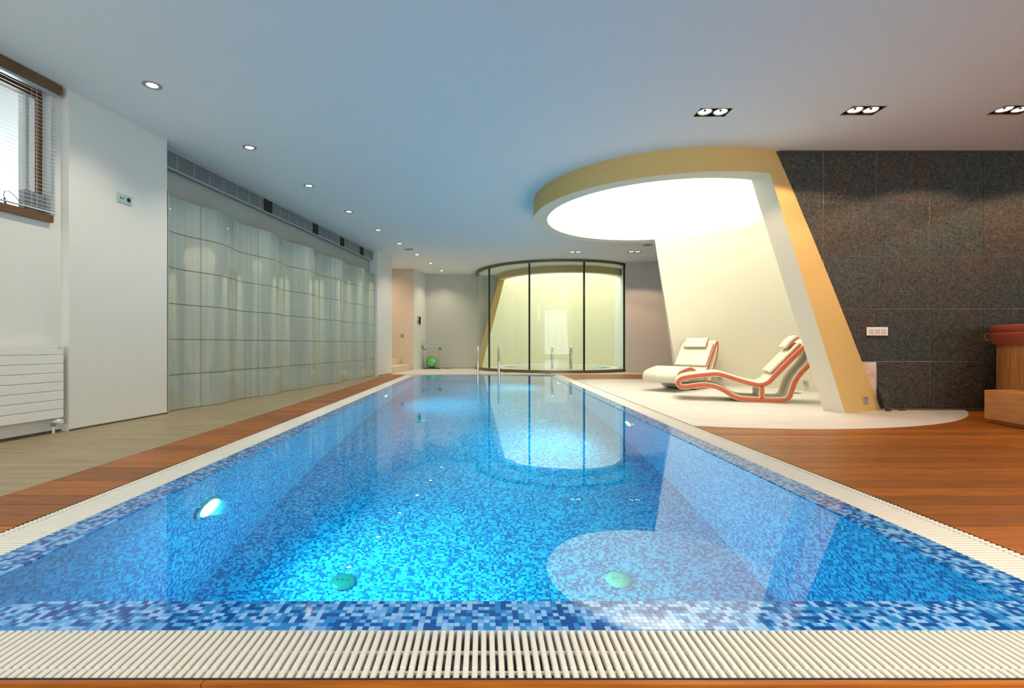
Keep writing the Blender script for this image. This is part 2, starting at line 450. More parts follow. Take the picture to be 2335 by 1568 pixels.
# ------------------------------------------------------------------ pool basin, mosaic ledges, water
XI, XO = 98*TP, 107*TP            # 1.5484, 1.6906
YI, YO = TY0+9*TP, TY0
YIF, YOF = TY0+660*TP, TY0+669*TP
ZB = -92.4*TP
v = [(-XI, YI, 0), (XI, YI, 0), (XI, YIF, 0), (-XI, YIF, 0), (-XI, YI, ZB), (XI, YI, ZB), (XI, YIF, ZB), (-XI, YIF, ZB)]
pool = mesh_obj('swimming_pool', v, [(4, 5, 6, 7), (0, 1, 5, 4), (1, 2, 6, 5), (2, 3, 7, 6), (3, 0, 4, 7)], M_mos)
tag(pool, 'long rectangular pool basin lined with blue glass mosaic', 'pool')
pool['kind'] = 'structure'; del pool['category']
b = MB()   # ledge bed, trench
T = .205
e_ = .002
for (x0, y0, x1, y1) in ((-XO, YO, XO, YI-e_), (-XO, YIF+e_, XO, YOF), (-XO, YI-e_, -XI-e_, YIF+e_), (XI+e_, YI-e_, XO, YIF+e_)):
    b.box((x0, y0, -.22), (x1, y1, -.0016))
b.build('ledge_bed', M_grout, pool)
b = MB(); b.box((-1.906, 1.087, -.24), (1.906, YO, -.14)); b.box((-1.906, YOF, -.24), (1.906, 12.036, -.14))
b.box((-1.906, YO, -.24), (-XO, YOF, -.14)); b.box((XO, YO, -.24), (1.906, YOF, -.14))
b.build('overflow_channel', M_conc, pool)
# ledge tiles: nearest ones as single parts, the rest joined
tv = [(0,0,-.003),(1,0,-.003),(1,1,-.003),(0,1,-.003)]
gp = .0004
def tile_mesh():
    me = bpy.data.meshes.new('mosaic_tile'); s = TP-2*gp
    me.from_pydata([(gp,gp,-.003),(s+gp,gp,-.003),(s+gp,s+gp,-.003),(gp,s+gp,-.003),(gp,gp,0),(s+gp,gp,0),(s+gp,s+gp,0),(gp,s+gp,0)], [],
                   [(4,5,6,7),(0,1,5,4),(1,2,6,5),(2,3,7,6),(3,0,4,7)])
    me.materials.append(M_moswet); return me
tme = tile_mesh()
single = set()
for j in range(2):
    for i in range(-74, 75): single.add((i, j))
for (i, j) in sorted(single):
    o = bpy.data.objects.new('mosaic_tile', tme); C.objects.link(o); o.parent = pool
    o.location = (i*TP, TY0+j*TP, 0)
vs, fs = [], []
s_ = TP-2*gp
def add_tile(i, j):
    n = len(vs); x, y = i*TP+gp, TY0+j*TP+gp
    vs.extend([(x,y,-.003),(x+s_,y,-.003),(x+s_,y+s_,-.003),(x,y+s_,-.003),(x,y,0),(x+s_,y,0),(x+s_,y+s_,0),(x,y+s_,0)])
    fs.extend([(n+4,n+5,n+6,n+7),(n,n+1,n+5,n+4),(n+1,n+2,n+6,n+5),(n+2,n+3,n+7,n+6),(n+3,n,n+4,n+7)])
for i in range(-107, 107):
    for j in range(9):
        if (i, j) not in single: add_tile(i, j)
    for j in range(660, 669): add_tile(i, j)
for j in range(9, 660):
    for k in range(9):
        add_tile(98+k, j); add_tile(-107+k, j)
rest = mesh_obj('mosaic_tiles', vs, fs, M_moswet, pool); rest['kind'] = 'stuff'
ws = mesh_obj('pool_water', [(-XI-.0, YI, -.004), (XI, YI, -.004), (XI, YIF, -.004), (-XI, YIF, -.004)], [(0, 1, 2, 3)], M_water)
tag(ws, 'still clear blue water filling the long pool', 'water', kind='stuff')

# fittings below water
def disc_fit(name, x, y, m, label, group):
    o = MB().lathe([(0, 0), (.052, 0), (.066, .006), (.07, .014), (.06, .022), (.03, .026), (0, .027)][::-1], seg=28).build(name, m, smooth=True)
    o.location = (x, y, ZB)
    d = MB()
    for q in (-.03, 0, .03): d.lathe([(0, .033), (.006, .031), (.007, .024)], q, 0, seg=8)
    d.build('screw', M_steel, o, smooth=True)
    tag(o, label, 'drain cover', group); return o
disc_fit('drain_cover', -.814, 2.83, M_teal, 'turquoise round fitting on the pool floor, nearest on the left', 'round fittings on the pool floor')
disc_fit('drain_cover', .78, 2.85, M_palefit, 'pale round fitting on the pool floor, nearest on the right', 'round fittings on the pool floor')
disc_fit('drain_cover', -.816, 6.39, M_palefit, 'pale round fitting on the pool floor left of centre, second from front', 'round fittings on the pool floor')
disc_fit('drain_cover', .78, 6.39, M_palefit, 'pale round fitting on the pool floor right of centre, second from front', 'round fittings on the pool floor')
disc_fit('drain_cover', -.84, 10.4, M_palefit, 'pale round fitting on the pool floor far left, before the ladder', 'round fittings on the pool floor')
def pool_lamp(side, y, label, z=-.565, front=False):
    # local +Z points into the water
    o = MB().lathe([(.10, .004), (.10, .018), (.115, .024), (.132, .016), (.138, 0)], seg=40).build('ring', M_steel, smooth=True)
    l = MB().lathe([(0, .014), (.06, .012), (.10, .006), (.101, 0)], seg=40).build('lens', M_lens3, smooth=True)
    t = empty('underwater_lamp'); o.parent = t; l.parent = t
    if front:
        t.location = (y, YI+.001, z); t.rotation_euler = (-PI/2, 0, 0); d = Vector((0, 1, 0))
    else:
        t.location = (side*(XI-.001), y, z); t.rotation_euler = (0, -side*PI/2, 0); d = Vector((-side, 0, 0))
    tag(t, label, 'lamp', 'round underwater lamps')
    p = Vector(t.location)+d*.05
    s = spot('underwater_lamp_light', p, p+d+Vector((0, 0, -.10)), P_POOL*(.5 if front else 1), (1, 1.0, .90), size=150, blend=1, rad=.08)
    return t
pool_lamp(-1, 2.751, 'big glowing round lamp in the left pool wall, nearest')
pool_lamp(-1, 7.70, 'small glowing lamp far along the left pool wall')
pool_lamp(1, 5.214, 'glowing round lamp in the right pool wall beside the lounge floor')
pool_lamp(1, 10.1, 'glowing lamp in the right pool wall near the far end')
pool_lamp(0, -.45, 'glowing lamp in the near end wall under the front ledge', front=True)

# ------------------------------------------------------------------ overflow gratings
def bar_mesh():
    """bar along +Y from 0 to .176 (outer end at 0), centred on X"""
    b = MB(); w = .0066; top = .0
    prof = [(-w, -.016), (w, -.016), (w, -.0028), (w-.0022, 0), (-w+.0022, 0), (-w, -.0028)]
    def seg(y0, y1, dz=0, sw=1):
        n = len(b.v)
        for y in (y0, y1):
            for x, z in prof: b.v.append((x*sw, y, z+dz if z > -.01 else z))
        k = 6
        b.f.append(tuple(n+i for i in range(k))); b.f.append(tuple(n+k+i for i in reversed(range(k))))
        for i in range(k): b.f.append((n+i, n+k+i, n+k+(i+1) % k, n+(i+1) % k))
    seg(0, .027); seg(.027, .0345, -.003, 1.0); seg(.0345, .177)
    me = bpy.data.meshes.new('bar'); me.from_pydata(b.v, [], b.f)
    bm = bmesh.new(); bm.from_mesh(me); bmesh.ops.remove_doubles(bm, verts=bm.verts, dist=1e-6); bmesh.ops.recalc_face_normals(bm, faces=bm.faces); bm.to_mesh(me); bm.free()
    me.materials.append(M_plastic); return me
bme = bar_mesh(); BP = .0207
def grating(name, label, origin, rz, n, nsingle, first):
    """bars at local x = i*BP; local +Y is towards the pool"""
    t = empty(name, origin, rz); tag(t, label, 'grating')
    order = sorted(range(n), key=lambda i: abs(i-first)); sing = set(order[:nsingle])
    for i in sorted(sing):
        o = bpy.data.objects.new('bar', bme); C.objects.link(o); o.parent = t; o.location = (i*BP, 0, 0)
    if len(sing) < n:
        V, F = [], []
        mv = [v.co[:] for v in bme.vertices]; mf = [tuple(p.vertices) for p in bme.polygons]
        for i in range(n):
            if i in sing: continue
            k = len(V); V += [(a+i*BP, b_, c) for a, b_, c in mv]; F += [tuple(k+q for q in f) for f in mf]
        o = mesh_obj('bars', V, F, M_plastic, t); o['kind'] = 'stuff'
    r = MB()
    for y in (.031, .105): r.box((-.006, y-.003, -.017), ((n-1)*BP+.006, y+.003, -.010))
    r.build('connecting_rod', M_plastic, t)
    r = MB(); r.box((-.01, -.006, -.05), ((n-1)*BP+.01, -.0015, -.002)); r.build('edge_angle', M_dark, t)
    return t
nf = 185
grating('overflow_grating', 'white slatted grating across the near end of the pool', (-(nf-1)*BP/2, 1.0945, 0), 0, nf, nf, nf//2)
ns = 507
grating('overflow_grating', 'white slatted grating along the left side of the pool', (-1.897, YO+.012+(ns-1)*BP, 0), -PI/2, ns, 56, ns-1).scale = (1, 1.145, 1)
grating('overflow_grating', 'white slatted grating along the right side of the pool', (1.897, YO+.012, 0), PI/2, ns, 56, 0).scale = (1, 1.145, 1)
grating('overflow_grating', 'white slatted grating across the far end of the pool', ((nf-1)*BP/2, 12.028, 0), PI, nf, 0, 0)

# ------------------------------------------------------------------ left wall with pillars, bay, niche
def lw(name, y0, y1, off, th, m, z0=0, z1=CEIL, label=None):
    return struct(wall_seg(name, (WX(y0)+off, y0), (WX(y1)+off, y1), th, z0, z1, m), label)
YP0, YP1, YN1, YE = 4.2, 5.262, 11.48, 12.49
lw('wall_left_pillar', YP0, YP1, 0, .5, M_wall, label='white wall block between window and glass panels')
lw('wall_left_end_pillar', YN1, YE, 0, .5, M_wall, label='narrow white wall block after the glass panels')
NOFF = -.13
lw('wall_left_niche', YP1-.02, YN1+.02, NOFF-.06, .3, M_niche, label='grey-beige recess wall behind the glass panels')
# bay wall with window opening
BO = -.072
WY0, WY1, WZ0, WZ1 = 1.2, 4.12, 1.80, 2.86
bay = MB()
def bay_part(y0, y1, z0, z1):
    a = Vector((WX(y0)+BO, y0, 0)); c = Vector((WX(y1)+BO, y1, 0)); n = -WN*.32
    bay.prism([a, c, c+n, a+n], z0, z1)
bay_part(-5, WY0, 0, CEIL); bay_part(WY1, YP0+.02, 0, CEIL); bay_part(WY0, WY1, 0, WZ0); bay_part(WY0, WY1, WZ1, CEIL)
struct(bay.build('wall_left', M_wall), 'white wall under the window')
# thin dark strips draw the shadow line at the wall feet; cornice lines
def strip(name, y0, y1, off, z0, z1, m, th=.006):
    return struct(wall_seg(name, (WX(y0)+off, y0), (WX(y1)+off, y1), -th, z0, z1, m))
strip('baseboard_left', -4.9, YP0, BO, 0, .018, M_base); strip('baseboard_pillar', YP0, YP1, 0, 0, .014, M_base)
strip('baseboard_end_pillar', YN1, YE, 0, 0, .014, M_base)
strip('trim_1', YP0, YP1, 0, CEIL-.014, CEIL-.002, M_wall, .004); strip('trim_2', YN1, YE, 0, CEIL-.014, CEIL-.002, M_wall, .004)

# other walls
struct(wall_seg('wall_end_pillar_back', (WX(YE)-.5, YE-.02), (WX(YE)-2.4, YE-.02), .2, 0, CEIL, M_wall, side=-1))
struct(MB().box((-4.6, 14.26, 0), (-2.03, 14.5, CEIL)).build('wall_stair', M_pink), 'warm beige wall behind the stairs')
struct(MB().box((-4.7, 12.4, 0), (-4.55, 14.5, CEIL)).build('wall_stair_side', M_pink))
struct(MB().prism([(-2.03, 14.262), (-1.80, 15.3), (-2.0, 15.4), (-2.12, 14.40)], 0, CEIL).build('wall_return', M_wall), 'white return wall with the intercom')
struct(MB().box((-2.0, 15.3, 0), (-.17, 15.5, CEIL)).build('wall_far', M_farw), 'grey plaster far wall left of the glass enclosure')
struct(mesh_obj('wall_far_inner', [(-.17, 15.62, 0), (-.14, 15.62, 0), (.50, 15.62, CEIL), (-.17, 15.62, CEIL), (-.17, 15.8, 0), (-.14, 15.8, 0), (.50, 15.8, CEIL), (-.17, 15.8, CEIL)], [(0, 1, 2, 3), (5, 4, 7, 6), (3, 2, 6, 7), (1, 0, 4, 5), (0, 3, 7, 4), (1, 5, 6, 2)], M_farw), 'grey wall seen through the left glass pane')
struct(MB().prism([(3.80, 13.16), (5.95, 12.52), (5.95, 12.8), (3.90, 13.4)], 0, CEIL).build('wall_far_right', plaster('right_far_wall_paint', (.68, .66, .62), .85)), 'grey-white far wall right of the glass enclosure')
struct(MB().prism([(3.84, 13.2), (4.36, 16.6), (4.6, 16.6), (4.1, 13.2)], 0, CEIL).build('wall_enclosure_side', plaster('bluish_white_paint', (.72, .78, .80), .8)), 'bluish white side wall inside the glass enclosure')
struct(MB().box((5.9, 5.7, 0), (6.1, 12.9, CEIL)).build('wall_lounge_outer', M_wall))
struct(MB().box((9.0, -5, 0), (9.2, 6, CEIL)).build('wall_right', M_wall), 'right wall beyond the tub')
struct(MB().box((-1.2, 17.9, 0), (6.1, 18.1, 4.2)).build('wall_enclosure_back', M_wall))
struct(MB().box((-6, -4.9, 0), (9.2, -4.7, .12)).box((-6, -4.9, 2.86), (9.2, -4.7, CEIL)).build('wall_back', M_wall), 'glazed wall behind the viewer')  # open frame added out of view so sky light fills the room
for i, x in enumerate((-6, -3, 0, 3, 6, 9)):
    struct(MB().box((x-.05, -4.88, .12), (x+.05, -4.72, 2.86)).build('window_%d' % (i+2), M_white))  # posts of the added opening, no panes
struct(MB().box((-1.93, 15.294, 0), (-.20, 15.299, .012)).build('baseboard_far', M_base))  # dark strips draw the shadow line along these wall feet
struct(MB().prism([(-2.032, 14.2535), (-1.805, 15.28), (-1.81, 15.29), (-2.04, 14.26)], 0, .014).build('baseboard_return', M_base))

# ------------------------------------------------------------------ stairs
st = empty('stone_stairs', (-2.2, 13.4, 0)); tag(st, 'beige stone steps rising left behind the end pillar', 'stairs')
def step_(x_lo, z0, z1):
    f = lambda y: -2.34+.12*(y-12.4)-x_lo
    return MB().prism([(f(12.64)+2.2, 12.64-13.4), (f(14.25)+2.2, 14.25-13.4), (-4.5+2.2, 14.25-13.4), (-4.5+2.2, 12.64-13.4)], z0, z1)
for k in range(5):
    bevel(step_(.0+.30*k, .165*k+(.001 if k == 0 else 0), .165*(k+1)).build('step', M_trav, st), .006)

# ------------------------------------------------------------------ wavy glass wall
gs = Vector((WX(5.285), 5.285, 0)); L = 6.236/11
ANG = math.atan2(WU.x, WU.y)   # rotation so local +Y = along the wall
gw = empty('glass_panel_wall', gs, -ANG)
tag(gw, 'wavy wall of glossy grey-green frosted glass panels along the left side', 'glass wall')
def off(s): return -.062-.052*math.sin(PI*s/L)
RH = .398
def panel_mesh(kind):
    n = 14; V = []; F = []
    g = .0035
    for zz in (g, RH-g):
        for i in range(n+1):
            s = g+(L-2*g)*i/n; o_ = off(s) if kind == 0 else off(s+L)
            V.append((o_, s, zz))
        for i in range(n+1):
            s = g+(L-2*g)*i/n; o_ = off(s) if kind == 0 else off(s+L)
            V.append((o_-.010, s, zz))
    k = n+1
    for i in range(n):
        F.append((i, i+1, 2*k+i+1, 2*k+i)); F.append((k+i+1, k+i, 3*k+i, 3*k+i+1))
        F.append((2*k+i, 2*k+i+1, 3*k+i+1, 3*k+i)); F.append((i+1, i, k+i, k+i+1))
    F.append((0, 2*k, 3*k, k)); F.append((n, k+n, 3*k+n, 2*k+n))
    me = bpy.data.meshes.new('glass_panel'); me.from_pydata(V, [], F)
    bm = bmesh.new(); bm.from_mesh(me); bmesh.ops.recalc_face_normals(bm, faces=bm.faces); bm.to_mesh(me); bm.free()
    me.materials.append(M_frost)
    me.polygons.foreach_set('use_smooth', [True]*len(me.polygons)); me.set_sharp_from_angle(angle=math.radians(35))
    return me
pm = [panel_mesh(0), panel_mesh(1)]
for i in range(11):
    for j in range(6):
        o = bpy.data.objects.new('glass_panel', pm[i % 2]); C.objects.link(o); o.parent = gw; o.location = (0, i*L, .002+j*RH)
# joint backing follows the wave just behind the panes
V, F = [], []
N = 11*10
for i in range(N+1):
    s = 11*L*i/N; V += [(off(s)-.009, s, 0), (off(s)-.009, s, 6*RH)]
for i in range(N): F.append((2*i, 2*i+2, 2*i+3, 2*i+1))
mesh_obj('joint_seal', V, F, mat('joint_seal_grey', (.07, .075, .065), .8), gw)
MB().box((off(0)-.02, -.012, 0), (.004, -.002, 6*RH+.01)).build('edge_channel', M_alu, gw)

# ------------------------------------------------------------------ air grille over the panels
gy0 = 5.28
gr = empty('air_grille', (WX(gy0)+NOFF+.03, gy0, 0), -ANG)
GL = (YN1-gy0)*1.0107-.01
tag(gr, 'long linear ventilation grille under the ceiling over the glass panels', 'vent')
MB().box((-.012, 0, 2.69), (-.006, GL, 2.885)).build('backing', M_dark, gr)
f_ = MB(); f_.box((-.03, 0, 2.685), (.004, GL, 2.697)); f_.box((-.03, 0, 2.878), (.004, GL, 2.888)); f_.build('frame', M_alu, gr)
sme = None
for k in range(12):
    z = 2.7045+k*.0148
    if sme is None:
        o = MB().box((-.006, 0, 0), (.002, GL, .0055)).build('slat', M_alu, gr); sme = o.data
    else:
        o = bpy.data.objects.new('slat', sme); C.objects.link(o); o.parent = gr
    o.location = (0, 0, z)
me = MB().box((-.0055, -.002, 2.69), (.0028, .002, 2.885)).build('support_clip', M_alu, gr).data
for k in range(1, 24):
    o = bpy.data.objects.new('support_clip', me); C.objects.link(o); o.parent = gr; o.location = (0, k*GL/24, 0)
for Yc, w in ((7.3, .22), (8.75, .20), (9.85, .2), (10.85, .22)):
    MB().box((-.005, (Yc-gy0)-w/2, 2.70), (.0034, (Yc-gy0)+w/2, 2.876)).build('open_damper', M_dark, gr)
MB().box((-.05, 0, 2.888), (-.03, GL, 2.93)).build('upper_fascia', M_niche, gr)

# ------------------------------------------------------------------ window, blind, sill
wn = empty('window_1', (WX(WY1)+BO, WY1, 0), -ANG)   # local -Y runs towards the viewer, local X into the room
wn['kind'] = 'structure'; wn['label'] = 'dark wood window high in the left wall'
LW = (WY1-WY0)*1.0107
f_ = MB()
f_.box((-.12, -.030, WZ0), (-.075, -.005, WZ1)); f_.box((-.12, -LW, WZ0), (-.075, -.02, WZ0+.035)); f_.box((-.12, -LW, WZ1-.07), (-.075, -.02, WZ1))
f_.build('window_frame', M_brown, wn)
f_ = MB(); f_.box((-.115, -.125, WZ0+.03), (-.09, -.098, WZ1-.06)); f_.box((-.115, -1.5, WZ0+.03), (-.09, -1.44, WZ1-.06)); f_.build('sash_stile', M_alu, wn)
MB().box((-.108, -LW, WZ0+.03), (-.102, -.05, WZ1-.06)).build('window_pane', M_wglass, wn)
s = MB().box((-.20, -LW-.1, 1.755), (.035, -.005, 1.818)).build('window_sill', M_brown, wn); bevel(s, .003)
struct(MB().prism([(-6.2, 2.0), (-6.0, 2.0), (-5.72, 4.62), (-5.9, 4.62)], 0, 3.6).build('wall_outside', plaster('outside_brick_paint', (.42, .27, .24), .9)), 'reddish outside wall seen through the window')
pel = MB().box((.002, -LW-.1, 2.852), (.055, .055, 2.928)).build('pelmet', M_brown); pel.location = wn.location; pel.rotation_euler = wn.rotation_euler
bevel(pel, .004); tag(pel, 'dark wood pelmet board above the window blind', 'pelmet')
bl = empty('venetian_blind', (*wn.location[:2], 0), -ANG); tag(bl, 'open white venetian blind in front of the left window', 'blind')
MB().box((-.012, -LW, 2.825), (.03, .035, 2.85)).build('head_rail', M_alu, bl)
sl_ = MB(); n = 4; rr = []
for i in range(n+1):
    a = -1+2*i/n; rr.append((a*.0125, .0018*(1-a*a)))
V = []
for y in (-LW, .035):
    for x, z in rr: V.append((x, y, z))
    for x, z in rr: V.append((x, y, z-.0006))
F = []
k = n+1
for i in range(n): F += [(i, i+1, 2*k+i+1, 2*k+i), (k+i+1, k+i, 3*k+i, 3*k+i+1)]
F += [(0, 2*k, 3*k, k), (n, k+n, 3*k+n, 2*k+n)]
s0 = mesh_obj('slat', V, F, M_blind, bl); s0.rotation_euler = (0, math.radians(18), 0)
nsl = 31
for q in range(nsl):
    o = s0 if q == 0 else s0.copy()
    if q: C.objects.link(o)
    o.location = (.010, 0, 1.865+q*.0312)
MB().box((-.002, -LW, 1.838), (.022, .035, 1.848)).build('bottom_rail', M_blind, bl)
for yq in (-.085, -.13, -.17, -1.0): MB().box((.0235, yq-.0012, 1.845), (.0245, yq+.0012, 2.83)).build('cord', M_cord, bl)
cb = MB().tube([(0, 0, 0), (-.003, -.06, .04), (-.004, -.11, .09), (-.004, -.15, .115), (-.004, -.18, .11), (-.003, -.19, .08), (-.002, -.185, .05)], .003, 6).tube([(-.002, -.185, .055), (-.002, -.180, .02), (0, -.175, -.001)], .007, 8).build('cable', M_black, smooth=True)
cb.location = (WX(4.02)+BO-.03, 3.98, 1.819); cb.rotation_euler = (0, 0, -ANG); tag(cb, 'thin black cable looped on the window sill', 'cable')
bx = MB().box((-.03, -.14, 0), (.02, .0, .16)).box((-.034, -.144, .155), (.024, .004, .168)).build('storage_box', M_grey); bevel(bx, .003)
bx.location = (WX(4.08)+BO-.055, 4.09, 1.8185); bx.rotation_euler = (0, 0, -ANG); tag(bx, 'small grey box at the right end of the window sill', 'box')

# ------------------------------------------------------------------ radiator
ra = empty('radiator', (WX(4.149)+BO, 4.149, 0), -ANG); tag(ra, 'white flat-panel radiator with horizontal grooves under the window', 'radiator')
RL = 1.7; z0, z1 = .128, .732; hh = (z1-z0)/8
pme = None
for k in range(8):
    if pme is None:
        o = MB().box((.062, -RL, .0015), (.092, 0, hh-.0015)).build('panel', M_white, ra); bevel(o, .002, 1); pme = o
    else: o = pme.copy(); C.objects.link(o)
    o.location = (0, 0, z0+k*hh)
MB().box((.02, -RL+.01, z0+.005), (.060, -.006, z1-.005)).build('convector', M_white, ra)
MB().box((.0925, -.046, z1-.026), (.0935, -.010, z1-.013)).build('maker_plate', M_alu, ra)
vv = MB(); vv.tube([(.05, -.05, z0), (.05, -.05, .055)], .012, 10); vv.tube([(.05, -.05, .085), (.05, -.05, .065)], .018, 8); vv.build('valve_body', M_valve, ra, smooth=True)
MB().tube([(.05, -.05, .10), (.085, -.045, .10)], .017, 12).tube([(.085, -.045, .10), (.12, -.04, .10)], .0195, 14).build('thermostat_knob', M_white, ra, smooth=True)
MB().tube([(.05, -.05, .055), (.05, -.05, .0)], .010, 10).build('pipe', M_white, ra, smooth=True)

# ------------------------------------------------------------------ switch plates and sockets
def plate(name, loc, rz, w, h, m, label, keys, group=None, cat='switch', key_m=None, holes=None):
    """local: X along the plate, Y = outwards negative"""
    t = MB().box((-w/2, -.010, -h/2), (w/2, -.0005, h/2)).build(name, m); bevel(t, .002)
    t.location = loc; t.rotation_euler = (0, 0, rz)
    for kx, kw, kh in keys:
        o = MB().box((kx-kw/2, -.014, -kh/2), (kx+kw/2, -.009, kh/2)).build('key', key_m or m, t); bevel(o, .001, 1)
    for hx, hz, hr in (holes or []):
        MB().lathe([(0, .0155), (hr, .0155), (hr, .012)], seg=16, mtx=Matrix.Translation((hx, 0, hz)) @ Matrix.Rotation(PI/2, 4, 'X')).build('contact', M_dark, t)
    tag(t, label, cat, group); return t
plate('wall_socket', (WX(4.737), 4.737, 2.14), WANG-0, .165, .088, M_mint, 'pale green glass socket plate high on the white wall block', [(-.038, .06, .06), (.038, .06, .06)], cat='socket', key_m=M_mint,
      holes=[(.038, 0, .021), (-.052, 0, .008), (-.024, 0, .008)])
plate('wall_switch', (4.44, 5.548, .888), 0, .238, .095, mat('ivory_plate', (.78, .76, .68), .3), 'ivory triple switch plate on the dark stone wall', [(-.07, .052, .052), (0, .052, .052), (.07, .052, .052)], key_m=M_key)
plate('wall_socket', (-2.368, 14.26, 1.0), 0, .10, .10, M_grey, 'small grey socket on the warm wall above the stairs', [(0, .055, .055)], cat='socket', key_m=M_speaker)

# intercom on the return wall
rd = Vector((.23, 1.04, 0)).normalized(); rang = math.atan2(rd.y, rd.x)
ic = empty('intercom', (-2.03+.221*.36+.003, 14.62, 1.40), rang); tag(ic, 'small door intercom with dark handset on the far return wall', 'intercom')
bevel(MB().box((-.10, -.02, -.02), (-.02, 0, .06)).build('switch_plate', M_grey, ic), .003)
bevel(MB().box((-.09, -.015, .12), (-.04, 0, .16)).build('indicator_plate', M_grey, ic), .003)
bevel(MB().box((.04, -.045, -.05), (.10, -.001, .17)).build('handset', M_dark, ic), .01)
bevel(MB().box((.10, -.02, -.06), (.16, -.001, .06)).build('keypad', M_alu, ic), .003)

# ------------------------------------------------------------------ the big drum (light well with slanted legs)
ZR = 2.65
def shell_pt(r0, r1, th, t, cx0=DX, cxs=.70):
    r = r0+(r1-r0)*t
    return (cx0+cxs*t+r*math.cos(th), DY+r*math.sin(th), ZR*(1-t))
def build_drum():
    V, F, FM = [], [], []
    def grid(fn, nu, nv, mi, flip=False):
        n = len(V)
        for i in range(nu+1):
            for j in range(nv+1): V.append(fn(i/nu, j/nv))
        for i in range(nu):
            for j in range(nv):
                a = n+i*(nv+1)+j; q = (a, a+1, a+nv+2, a+nv+1)
                F.append(tuple(reversed(q)) if flip else q); FM.append(mi)
    RI0, RI1, RO0, RO1 = 1.68, 1.87, 1.885, 2.105
    def th_in(u, t):
        r = RI0+(RI1-RI0)*t; a = -math.acos(.47/r); b = math.acos((.47-.17*t)/r); return a+(b-a)*u
    def th_out(u, t):
        r = RO0+(RO1-RO0)*t; a = -math.acos(.55/r); b = math.acos((.55-.2*t)/r); return a+(b-a)*u
    inn = lambda u, t: shell_pt(RI0, RI1, th_in(u, t), t)
    def edge(k):        # angles of the near and far edge of the leaning outer face
        cx = DX+.70*k; r = RO0+(RO1-RO0)*k; q = (k-.0956)/(1-.0956)
        return -math.acos((3.19+.70*q-cx)/r), math.acos((3.19+.50*q-cx)/r)
    def surf(th, z):
        k = (CEIL-z)/CEIL; w = min(1, max(0, (math.cos(th)+.6)/.85)); w = w*w*(3-2*w)
        r = RO0+(RO1-RO0)*k*w
        return (DX+.70*k*w+r*math.cos(th), DY+r*math.sin(th), z)
    def out(u, t):      # the outer face leans straight from the ceiling to the floor
        z = (CEIL+.02)*(1-t) if u_full[0] else ZR*(1-t)
        a, b = edge((CEIL-z)/CEIL)
        return surf(a+(b-a)*u, z)
    u_full = [True]
    grid(inn, 72, 16, 0, True); grid(out, 72, 18, 1); u_full[0] = False
    mixf = lambda a, b, w: tuple(a[i]+(b[i]-a[i])*w for i in range(3))
    grid(lambda w, t: mixf(inn(0, t), out(0, t), w), 1, 16, 0); grid(lambda w, t: mixf(inn(1, t), out(1, t), w), 1, 16, 0, True)
    # ring
    def full_o(u, w):
        z = ZR+(CEIL+.02-ZR)*w; a, b = edge((CEIL-z)/CEIL)
        return surf(b+(a+2*PI-b)*u, z)
    full_i = lambda u, w: (DX+RI0*math.cos(2*PI*u), DY+RI0*math.sin(2*PI*u), ZR+(4.25-ZR)*w)
    grid(full_o, 128, 1, 1, True); grid(full_i, 128, 8, 0)
    ai, bi = th_in(1, 0), th_in(0, 0)+2*PI
    grid(lambda u, w: mixf((DX+RI0*math.cos(ai+(bi-ai)*u), DY+RI0*math.sin(ai+(bi-ai)*u), ZR), full_o(u, 0), w), 96, 1, 0)
    o = mesh_obj('light_well_drum', V, F, M_shin, smooth=True, mats=[M_shell], fm=FM)
    tag(o, 'cream and yellow ring drum hanging from the ceiling with slanted legs around the loungers', 'light well')
    return o
drum = build_drum()
MB().lathe([(0, 4.24), (1.70, 4.24)], DX, DY, seg=64).build('luminous_ceiling', M_well, drum)
MB().lathe([(0, 4.30), (1.75, 4.30), (1.75, 4.2)], DX, DY, seg=64).build('cap', M_white, drum)
# base bead under the near leg
p_in = shell_pt(1.68, 1.87, -math.acos(.47/1.87), 1); p_out = shell_pt(1.885, 2.105, -math.acos(.55/2.105), 1)
# sockets on the drum
def drum_socket(px, t, rr0, rr1, inner, label):
    # angle whose direction projects onto px
    best = None
    for k in range(3600):
        th = -PI+2*PI*k/3600
        p = shell_pt(rr0, rr1, th, t)
        if p[1] < (6.5 if inner else 0) or (not inner and p[1] > 6): continue
        e = abs(1103+1120*p[0]/p[1]-px)
        if best is None or e < best[0]: best = (e, th, p)
    th, p = best[1], best[2]
    rz = th+PI/2 if not inner else th-PI/2
    return plate('wall_socket', (p[0]-(math.cos(th)*.004 if inner else -math.cos(th)*.004), p[1]-(math.sin(th)*.004 if inner else -math.sin(th)*.004), p[2]), rz, .082, .082, M_alu, label, [(0, .05, .05)], cat='socket', key_m=M_speaker)
# measured from the photograph
drum_socket(1642, .95, 1.68, 1.87, True, 'small steel socket low on the curved cream wall behind the left lounger')
drum_socket(1837, .95, 1.68, 1.87, True, 'small steel socket low on the curved cream wall behind the right lounger')
sc = drum_socket(1972, .955, 1.885, 2.105, False, 'small steel socket low on the outer side of the slanted leg')

